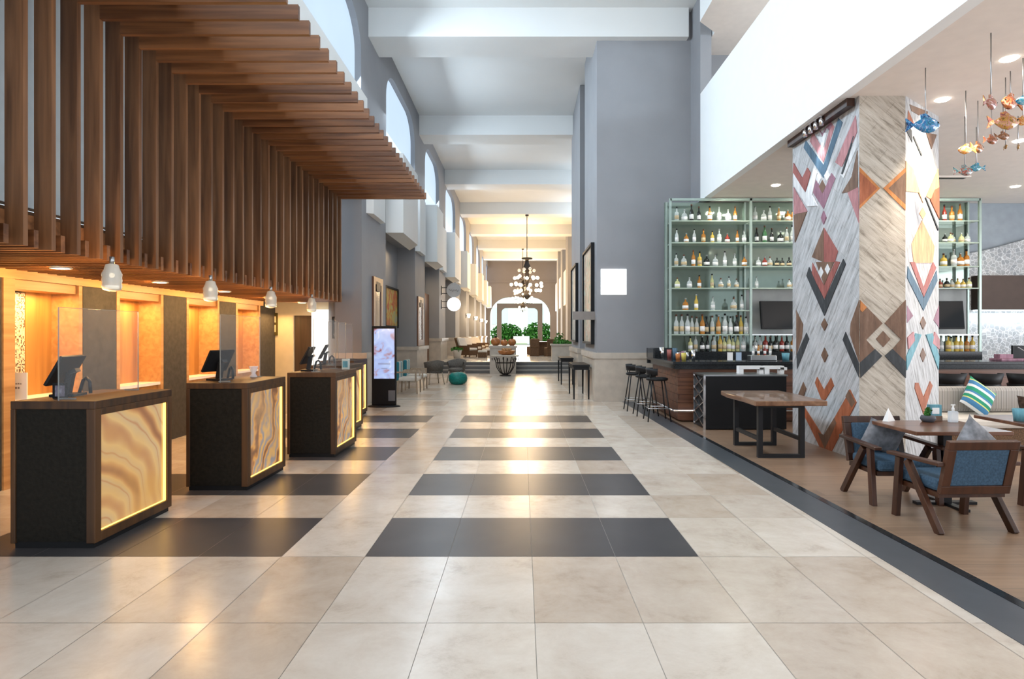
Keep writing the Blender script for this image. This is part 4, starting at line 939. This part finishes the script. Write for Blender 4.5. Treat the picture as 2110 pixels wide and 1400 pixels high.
# low-backed stools along the bar front
def tubstool(x, y, label):
    t = thing('upholstered_bar_stool', label, 'bar stool', (x, y, 0), 0, 'black upholstered stools behind the sofa')
    MB().lathe([(.12, .62), (.20, .66), (.22, .74), (.2, .76)], 20).build('seat', M['black'], t)
    v = []; f = []; n = 14
    for k in range(n+1):
        a = PI*.95+PI*1.1*k/n
        for r, z in ((.20, .70), (.26, .93), (.235, .93), (.18, .70)): v.append((math.cos(a)*r, math.sin(a)*r, z))
    for k in range(n):
        for j in range(4): f.append((k*4+j, k*4+(j+1) % 4, (k+1)*4+(j+1) % 4, (k+1)*4+j))
    MB().add(v, f, 0, True).build('backrest', M['black'], t)
    for sx in (-1, 1):
        for sy in (-1, 1): MB().tube([(sx*.09, sy*.09, .64), (sx*.2, sy*.2, 0)], .014, 6).build('leg', M['chairwood'], t)
for x, lab in ((7.35, 'nearest the patterned pillar'), (7.98, 'middle one behind the sofa'), (8.62, 'rightmost behind the sofa')): tubstool(x, 10.45, 'black upholstered bar stool, '+lab)

# ------------------------------------------------------------------ patterned pillar
PA, PB, PC, PE, PF = (4.20, 9.42), (4.24, 7.63), (4.82, 7.63), (5.74, 8.36), (5.5, 9.6)
pl = MB(); ring_ = [PA, PB, PC, PE, PF]
for i in range(5):
    a, b = ring_[i], ring_[(i+1) % 5]
    pl.add([(a[0], a[1], 0), (b[0], b[1], 0), (b[0], b[1], 4.6), (a[0], a[1], 4.6)], [(0, 1, 2, 3)], 1 if i == 1 else 0)
pillar = pl.build('patterned_pillar', [M['pill_l'], M['pill_c']]); struct(pillar, 'large pillar clad in limed timber with coloured chevron marquetry', 'pillar')
def onface(a, b, px, py):
    """a point of the pillar face a-b, found from where the photograph shows it"""
    kx = (px-VX)/F; dx, dy = b[0]-a[0], b[1]-a[1]
    s = (kx*a[1]-a[0])/(dx-kx*dy); s = min(1, max(0, s)); D = a[1]+s*dy
    return s, min(4.595, max(0.0, CAM_H-(py-VY)/F*D))
c6 = lambda x, y: (1620+x/3.685, 180+y/3.685)
c7 = lambda x, y: (1620+x/3.332, 540+y/3.332)
MATS = ['navy', 'pink', 'mauve', 'charcoal', 'redin', 'whitein', 'brownin', 'rust', 'orange', 'tealin', 'peach', 'pill_c']
def inlay(face, items, name):
    a, b = face; L_ = math.hypot(b[0]-a[0], b[1]-a[1]); nx, ny = (b[1]-a[1])/L_, -(b[0]-a[0])/L_
    mb = MB()
    for idx, (cf, mat, pts) in enumerate(items):
        th = .004+.0011*(idx % 9)
        P = [onface(a, b, *cf(*p)) for p in pts]; n = len(P); vs = []
        for off in (-.002, th):
            for s, z in P: vs.append((a[0]+s*(b[0]-a[0])+nx*off, a[1]+s*(b[1]-a[1])+ny*off, z))
        mb.add(vs, [tuple(range(n))[::-1], tuple(range(n, 2*n))]+[(i, (i+1) % n, n+(i+1) % n, n+i) for i in range(n)], MATS.index(mat))
    mb.build(name, [M[k] for k in MATS], pillar)
def dia(cx, cy, w, h): return [(cx, cy-h), (cx+w, cy), (cx, cy+h), (cx-w, cy)]
LF = [
 (c6, 'navy', [(150, 402), (285, 590), (398, 232), (430, 268), (285, 690), (133, 458)]),
 (c6, 'pink', [(205, 340), (285, 480), (345, 270), (368, 300), (285, 570), (180, 410)]),
 (c6, 'mauve', [(250, 320), (278, 352), (300, 312), (340, 262), (352, 290), (330, 330), (310, 305), (278, 372)]),
 (c6, 'whitein', [(235, 370), (285, 455), (310, 350), (290, 345), (278, 380)]),
 (c6, 'pink', [(530, 215), (540, 340), (425, 605), (375, 570)]),
 (c6, 'charcoal', [(520, 370), (432, 662), (422, 655), (512, 370)]),
 (c6, 'whitein', [(540, 370), (540, 460), (440, 690), (415, 660), (436, 662)]),
 (c6, 'redin', [(60, 575), (125, 690), (165, 610), (188, 650), (150, 795), (55, 650)]),
 (c6, 'whitein', [(60, 652), (152, 802), (215, 620), (240, 650), (200, 820), (240, 900), (165, 905), (62, 745)]),
 (c6, 'mauve', [(205, 745), (225, 690), (282, 800), (345, 650), (375, 690), (285, 925), (198, 790)]),
 (c6, 'brownin', dia(276, 755, 26, 52)),
 (c6, 'whitein', dia(246, 690, 22, 42)), (c6, 'whitein', dia(312, 672, 22, 40)),
 (c6, 'brownin', [(543, 480), (545, 780), (425, 805), (500, 680)]),
 (c6, 'pink', [(470, 800), (548, 760), (560, 1030)]),
 (c6, 'pink', [(60, 760), (165, 945), (62, 965)]), (c6, 'brownin', [(62, 970), (160, 945), (70, 1180)]),
 (c6, 'mauve', dia(288, 990, 20, 52)),
 (c6, 'brownin', [(286, 1065), (286, 1330), (195, 1290)]), (c6, 'redin', [(288, 1065), (395, 1245), (370, 1330), (288, 1330)]),
 (c7, 'brownin', [(205, 0), (330, 0), (262, 160)]),
 (c7, 'redin', [(183, 5), (262, 165), (340, -5), (372, 0), (265, 255), (178, 80)]),
 (c7, 'whitein', dia(242, 70, 18, 38)), (c7, 'whitein', dia(287, 50, 18, 38)),
 (c7, 'charcoal', [(160, 35), (265, 265), (395, -20), (412, 15), (265, 370), (142, 95)]),
 (c7, 'brownin', dia(265, 430, 22, 42)), (c7, 'brownin', dia(267, 640, 22, 50)),
 (c7, 'brownin', [(70, 330), (118, 430), (110, 520), (70, 640)]), (c7, 'charcoal', [(140, 485), (160, 530), (75, 740), (73, 640)]),
 (c7, 'brownin', [(512, 262), (445, 420), (440, 500), (512, 690)]), (c7, 'charcoal', [(410, 480), (512, 700), (512, 795), (390, 535)]),
 (c7, 'rust', [(215, 790), (262, 880), (310, 795), (330, 850), (270, 950), (245, 945), (200, 830)]),
 (c7, 'brownin', [(120, 825), (140, 870), (120, 930), (78, 930)]),
 (c7, 'rust', [(130, 1000), (250, 1190), (265, 1195), (415, 930), (440, 875), (485, 965), (315, 1310), (235, 1295), (120, 1040)]),
 (c7, 'brownin', [(335, 1070), (350, 1108), (270, 1290), (222, 1170), (262, 1190)]),
 (c7, 'brownin', [(435, 880), (480, 962), (455, 1000), (412, 925)]),
]
CF = [
 (c6, 'orange', [(540, 605), (712, 768), (548, 925)]), (c6, 'rust', [(540, 640), (690, 768), (546, 900)]),
 (c6, 'orange', [(736, 768), (905, 610), (905, 935)]), (c6, 'brownin', [(775, 768), (905, 645), (905, 892)]),
 (c7, 'brownin', [(505, 262), (660, 422), (548, 535), (605, 600), (505, 690)]), (c7, 'charcoal', [(505, 690), (607, 598), (657, 646), (508, 797)]),
 (c7, 'brownin', [(822, 262), (674, 422), (787, 532), (728, 600), (822, 685)]), (c7, 'charcoal', [(822, 685), (728, 598), (675, 646), (822, 797)]),
 (c7, 'orange', [(506, 265), (550, 312), (520, 345), (506, 330)]), (c7, 'orange', [(822, 265), (780, 305), (805, 340), (822, 325)]),
 (c7, 'brownin', dia(665, 530, 50, 56)),
]
RF = [
 (c6, 'brownin', [(935, 130), (1075, 185), (1060, 245), (950, 180)]), (c6, 'rust', [(925, 175), (975, 290), (920, 255)]),
 (c6, 'charcoal', [(897, 250), (950, 330), (955, 420), (905, 320)]), (c6, 'brownin', [(1060, 345), (1140, 360), (1100, 470)]),
 (c6, 'charcoal', [(965, 370), (1030, 515), (1022, 524), (960, 380)]),
 (c6, 'peach', [(900, 560), (900, 790), (1000, 800), (1035, 880), (960, 620)]), (c6, 'peach', [(1150, 620), (1157, 770), (1090, 850), (1060, 830)]),
 (c6, 'rust', [(1120, 780), (1157, 760), (1157, 1000), (1090, 860)]), (c6, 'charcoal', [(1055, 835), (1155, 1085), (1148, 1090), (1050, 840)]),
 (c6, 'peach', dia(1035, 960, 26, 45)), (c6, 'peach', [(1030, 1010), (1125, 1210), (1110, 1335), (965, 1335), (950, 1190)]),
 (c7, 'redin', [(848, 0), (880, 0), (942, 175), (1005, 0), (1028, 40), (942, 242)]), (c7, 'navy', [(833, 30), (940, 250), (1030, 60), (1035, 130), (940, 335), (828, 110)]),
 (c7, 'brownin', dia(937, 420, 20, 45)), (c7, 'tealin', [(925, 500), (825, 745), (822, 650), (885, 490)]), (c7, 'tealin', [(955, 500), (1042, 740), (1047, 650), (1000, 490)]),
 (c7, 'pink', [(870, 480), (878, 540), (835, 600), (828, 520)]), (c7, 'pink', [(1015, 480), (1047, 530), (1047, 600), (1000, 560)]),
 (c7, 'mauve', [(828, 300), (870, 370), (828, 420)]), (c7, 'mauve', [(1047, 300), (1010, 400), (1047, 450)]),
 (c7, 'brownin', dia(937, 640, 20, 50)), (c7, 'rust', [(883, 830), (905, 830), (940, 930), (985, 820), (1002, 850), (940, 1045), (880, 870)]),
]
inlay((PA, PB), LF, 'chevron_inlay'); inlay((PB, PC), CF, 'diamond_inlay'); inlay((PC, PE), RF, 'chevron_inlay')
MB().box(4.12, 4.22, 7.7, 9.42, 4.50, 4.6).build('top_rail', M['chairwood'], pillar)
# ceiling spotlights
for i, (x, y, tx, ty) in enumerate(((4.1, 8.55, 0, 0),)):
    t = thing('spotlight_cluster', 'chrome spotlight cluster on the ceiling beside the pillar', 'spotlights', (x, y, 4.6))
    MB().box(-.04, .04, -.3, .3, -.03, 0).build('rail', M['chrome'], t)
    for k in range(4): MB().lathe([(.03, -.14), (.035, -.06), (.015, -.03)], 10, (0, -.24+.16*k, 0)).build('lamp_head', M['chrome'], t)
sp = [(5.3, 6.6), (5.37, 7.75), (7.7, 9.4), (10.0, 12.3), (3.9+1.2, 12.2), (6.6, 12.0), (8.5, 6.6), (6.9, 5.0)]
for i, (x, y) in enumerate(sp):
    t = thing('ceiling_spot', 'round white ceiling spot over the lounge, %s in order from the entrance' % ordn[i], 'ceiling light', (x, y, 4.6), 0, 'round ceiling spots over the lounge')
    MB().lathe([(.07, -.015), (.09, 0)], 16).build('lens', glow('spot lens', (1, .93, .8), 14), t)
    light('spot_beam', 'SPOT', (0, 0, -.05), 60, (1, .9, .76), .06, spot=120, parent=t)
# spot beam on the pillar's right face
def aim(p, q): return (Vector(q)-Vector(p)).to_track_quat('-Z', 'Y').to_euler()
light('pillar_spot', 'SPOT', (5.72, 7.1, 4.5), 300, (1, .84, .62), .04, rot=aim((5.72, 7.1, 4.5), (5.27, 8.0, 3.4)), spot=62)
light('pillar_spot', 'SPOT', (4.1, 8.55, 4.4), 25, (.95, .97, 1), .04, rot=aim((4.1, 8.55, 4.4), (4.22, 8.55, 2.5)), spot=70)
t = thing('ceiling_vent', 'slim black edged ceiling vent behind the pillar', 'vent', (8.0, 11.6, 4.6))
MB().box(-.5, .5, -.12, .12, -.02, 0).build('frame', M['ceilbar'], t); MB().box(-.46, .46, -.04, .04, -.024, -.02).build('slot', M['black'], t)

# ------------------------------------------------------------------ glass fish
def fish(px, py, topy, wpx, cols, label, hflip=1, rz=0):
    y = 3.0*F/(VY-topy); x = (px-VX)*y/F; z = CAM_H+(VY-py)*y/F; s = wpx*y/F*1.08
    t = thing('glass_fish', label, 'hanging ornament', (x, y, z), rz+(0 if hflip > 0 else PI), 'blown glass fish hung from the ceiling')
    mats = []
    for q, c in enumerate(cols):
        m, nt, b = newmat('mottled glass '+c[0]); n_ = N(nt, 'ShaderNodeTexNoise'); n_.inputs['Scale'].default_value = 26; n_.inputs['Detail'].default_value = 3; n_.inputs['Distortion'].default_value = 1.2
        L(nt, objcoord(nt), n_.inputs['Vector']); o2 = cols[1-q][1]
        L(nt, ramp(nt, n_.outputs[0], [(.36, [x*.35 for x in c[1]]), (.46, c[1]), (.56, o2), (.66, [min(.9, x*.5+.45) for x in c[1]])]), b.inputs['Base Color'])
        b.inputs['Roughness'].default_value = .08; b.inputs['Coat Weight'].default_value = .6; b.inputs['Transmission Weight'].default_value = .25; mats.append(m)
    vs = []; fs = []; n = 12; st_ = [(0, .02), (.06, .10), (.18, .19), (.34, .24), (.5, .21), (.64, .13), (.74, .06)]
    for u, r in st_:
        for k in range(n): a = 2*PI*k/n; vs.append(((u-.42)*s, math.cos(a)*r*.55*s, math.sin(a)*r*s))
    for i in range(len(st_)-1):
        for k in range(n): fs.append((i*n+k, i*n+(k+1) % n, (i+1)*n+(k+1) % n, (i+1)*n+k))
    fs.append(tuple(range(n))[::-1]); fs.append(tuple((len(st_)-1)*n+k for k in range(n)))
    MB().add(vs, fs, 0, True).build('body', mats[0], t)
    MB().prism([(.30*s, 0), (.58*s, .2*s), (.52*s, 0), (.58*s, -.2*s)], -.02*s, .02*s, 'y').build('tail', mats[-1], t)
    MB().prism([(-.2*s, .18*s), (.0, .34*s), (.16*s, .30*s), (.15*s, .14*s)], -.015*s, .015*s, 'y').build('fin', mats[-1], t)
    MB().ball((-.32*s, -.06*s, .05*s), .03*s, 8).ball((-.32*s, .06*s, .05*s), .03*s, 8).build('eye', M['black'], t)
    MB().tube([(0, 0, .22*s), (0, 0, 4.6-z)], .006, 5).build('cord', M['steel'], t)
BL = ('blue', (.04, .36, .66)); OR = ('orange', (.72, .25, .05)); PK = ('pink', (.62, .22, .20)); BR = ('amber brown', (.36, .15, .06)); TL = ('teal', (.12, .46, .50)); RD = ('red', (.50, .10, .05)); YL = ('yellow', (.75, .42, .08))
fish(1907, 258, 140, 66, [BL, ('deep blue', (.02, .14, .40))], 'bright blue glass fish before the right face of the pillar', -1)
fish(2042, 213, 68, 50, [PK, BR], 'pink glass fish on the longest cord near the ceiling edge', -1, .5)
fish(2082, 212, 147, 56, [RD, OR], 'orange red glass fish beside the pink fish', 1, .3)
fish(2108, 208, 120, 34, [BL, TL], 'light blue glass fish at the top right edge', 1)
fish(2072, 252, 160, 62, [YL, PK], 'yellow and pink striped glass fish under the orange red fish', -1)
fish(2108, 250, 175, 36, [OR, YL], 'orange glass fish at the right edge below the blue one', 1)
fish(2043, 289, 200, 34, [BR, RD], 'small brown glass fish under the yellow fish', -1, .2)
fish(2067, 281, 215, 30, [BR, BR], 'small tan glass fish right of the brown fish', -1)
fish(2072, 303, 240, 18, [YL, BR], 'tiny amber glass fish, left of the tiny pair', 1, 1.2)
fish(2098, 303, 240, 20, [YL, BR], 'tiny amber glass fish, right of the tiny pair', 1, 1.0)
fish(1990, 309, 187, 36, [OR, YL], 'glossy orange glass fish, leftmost of the lower cluster', 1)
fish(2015, 305, 208, 40, [BR, OR], 'brown orange glass fish beside the glossy orange one', -1, .4)
fish(1988, 353, 240, 38, [RD, TL], 'red glass fish with teal fin at the bottom of the cluster', -1)
fish(2012, 346, 262, 30, [TL, BL], 'round teal glass fish at the bottom of the cluster', 1)

# ------------------------------------------------------------------ lounge furniture
def armchair(label):
    t = thing('lounge_armchair', label, 'armchair', (0, 0, 0), 0, 'dark timber armchairs with blue upholstery')
    for sx in (-1, 1):
        x = sx*.31
        MB().bar((x, .25, 0), (x, .20, .53), .045, .06, up=(0, 1, 0)).build('leg', M['chairwood'], t, .004)
        MB().bar((x, -.28, 0), (x, .10, .52), .045, .06, up=(0, 1, 0)).build('leg', M['chairwood'], t, .004)
        MB().bar((x, .33, .545), (x, -.30, .565), .07, .03).build('armrest', M['chairwoody'], t, .006)
    MB().box(-.28, .28, -.22, .26, .28, .32).build('seat_frame', M['chairwood'], t)
    MB().box(-.27, .27, -.20, .28, .32, .42).build('seat', M['blue'], t, .03)
    b0, b1 = Vector((0, -.235, .32)), Vector((0, -.34, .76))
    R = (math.atan2(.105, .44), 0, 0)
    mb = MB(); W, Hh = .29, .45
    mb.box(-W, W, -.022, .022, Hh-.07, Hh).box(-W, W, -.022, .022, 0, .07).box(-W, -W+.07, -.022, .022, .07, Hh-.07).box(W-.07, W, -.022, .022, .07, Hh-.07)
    mb.build('back_frame', M['chairwood'], t, .004, loc=b0, rot=R)
    MB().box(-W+.07, W-.07, -.016, .05, .07, Hh-.07).build('back_cushion', M['blue'], t, .008, loc=b0, rot=R)
    return t
ch = armchair('near dark timber armchair seen from behind, blue woven back')
ch.location = (3.62, 5.12, 0); ch.rotation_euler = (0, 0, .05)
bpy.context.view_layer.update()
dup(ch, (3.58, 5.90, 0), PI, 'dark timber armchair facing the camera across the small table')
dup(ch, (4.98, 5.42, 0), .05, 'dark timber armchair cut by the right picture edge')
def table(x, y, label):
    t = thing('cafe_table', label, 'table', (x, y, 0), 0, 'square timber cafe tables')
    MB().box(-.50, .36, -.36, .36, .705, .74).build('table_top', M['tablewood'], t, .006)
    MB().box(-.04, .04, -.04, .04, .03, .705).build('pedestal', M['blackmetal'], t)
    MB().box(-.28, .28, -.035, .035, 0, .03).box(-.035, .035, -.28, .28, 0, .03).build('base', M['blackmetal'], t)
table(3.97, 5.70, 'square reddish timber cafe table between the two blue armchairs')
table(5.32, 6.12, 'square reddish timber cafe table at the right picture edge')
def cushion(name, label, cat, loc, w, h, t_, rot, mat, group=None):
    o = MB().pillow(w, h, t_).build(name, mat, None, loc=loc, rot=rot); tag(o, label, cat, group)
cushion('throw_pillow', 'grey patterned pillow on the armchair facing the camera', 'pillow', (3.60, 6.06, .57), .40, .30, .12, (.2, .35, .05), M['greypillow'])
cushion('throw_pillow', 'grey patterned pillow peeking above the near armchair back', 'pillow', (3.74, 4.99, .66), .40, .40, .13, (-.25, .72, .1), M['greypillow'])
cushion('throw_pillow', 'grey patterned pillow on the armchair at the right edge', 'pillow', (4.98, 5.42, .64), .40, .40, .13, (-.25, .5, .1), M['greypillow'])
cup(4.93, 6.0, .741, .07, .12, M['tealin'], 'plant_cup', 'dull teal cup on the cafe table at the right edge', 'cup')
# table items
def napkin(x, y, label):
    t = thing('folded_napkin', label, 'napkin', (x, y, .741))
    MB().add([(-.07, 0, 0), (.07, .02, 0), (0, .07, 0), (0, .02, .13), (-.03, -.03, 0)], [(0, 4, 3), (4, 1, 3), (1, 2, 3), (2, 0, 3), (0, 2, 1, 4)], 0).build('cloth', M['paper'], t)
napkin(3.62, 5.98, 'white folded napkin standing on the cafe table')
t = thing('small_plant_pot', 'tiny green plant in a dark stone bowl on the cafe table', 'plant', (3.98, 5.95, .741))
MB().lathe([(.05, 0), (.07, .03), (.06, .06)], 16).build('bowl', plain('dark stone', (.08, .08, .09), .5), t)
mb = MB(); leaves(mb, (0, 0, .09), (.03, .03, .05), 26, .05); mb.build('foliage', M['foliage'], t)
t = thing('sanitizer_bottle', 'clear pump bottle on the cafe table', 'bottle', (4.19, 5.9, .741))
MB().box(-.04, .04, -.025, .025, 0, .11).build('body', glassy('clear gel', (.75, .8, .85), .1, .5), t, .01); MB().lathe([(.012, .11), (.012, .14), (.006, .145), (.006, .17)], 10).box(-.02, .02, -.005, .005, .165, .175).build('pump', M['paper'], t)
t = thing('menu_box', 'blue and white printed box on the cafe table', 'box', (4.09, 6.02, .741))
MB().box(-.06, .06, -.03, .03, 0, .05).build('base', M['brownin'], t); MB().box(-.06, .06, -.02, .02, .05, .16).build('card', M['tealin'], t); MB().box(-.035, .035, -.022, -.02, .07, .13).build('label_panel', M['paper'], t)
# slab table
t = thing('slab_table', 'thick timber slab table on black square metal loop legs', 'table', (3.34, 8.28, 0))
mb = MB(); mb.prism([(-.44, -.72), (.48, -.70), (.47, -.2), (.50, .3), (.46, .72), (-.40, .70), (-.45, .3), (-.42, -.2)], .70, .765); mb.build('table_top', M['tablewoody'], t, .012)
for sy in (-.44, .43):
    MB().box(-.30, -.24, sy-.03, sy+.03, 0, .70).box(.24, .30, sy-.03, sy+.03, 0, .70).box(-.24, .24, sy-.03, sy+.03, 0, .05).box(-.24, .24, sy-.03, sy+.03, .65, .70).build('leg', M['blackmetal'], t)
for sx in (-.27, .27): MB().box(sx-.02, sx+.02, -.41, .40, .22, .27).build('stretcher', M['blackmetal'], t)
# sofa
t = thing('lounge_sofa', 'cream seated sofa with pinstripe back behind the cafe table', 'sofa', (7.1, 8.55, 0))
MB().box(-1.35, 1.4, -.35, .4, .08, .32).build('base', M['wicker'], t, .02)
MB().box(-1.35, 1.4, -.38, .30, .32, .47).build('seat_cushion', M['linen'], t, .05)
for x0, x1 in ((-1.35, -.45), (-.43, .47), (.49, 1.4)):
    MB().box(x0, x1, .18, .38, .47, .84).build('back_cushion', M['stripesofa'], t, .06)
for sx in (-1.25, 1.3):
    for sy in (-.28, .33): MB().box(sx-.03, sx+.03, sy-.03, sy+.03, 0, .08).build('leg', M['chairwood'], t)
cushion('throw_pillow', 'green, blue and white striped pillow leaning on the sofa back', 'pillow', (6.45, 8.58, .70), .46, .46, .16, (-.3, .62, 0), M['stripepillow'])
cushion('throw_pillow', 'dark brown plush pillow lying on the sofa', 'pillow', (7.15, 8.40, .58), .55, .30, .2, (-.4, .1, 0), M['brownfur'])
cushion('throw_pillow', 'green and white striped pillow at the right end of the sofa', 'pillow', (7.05, 7.9, .62), .40, .42, .14, (-.3, .5, 0), M['stripepillow'])
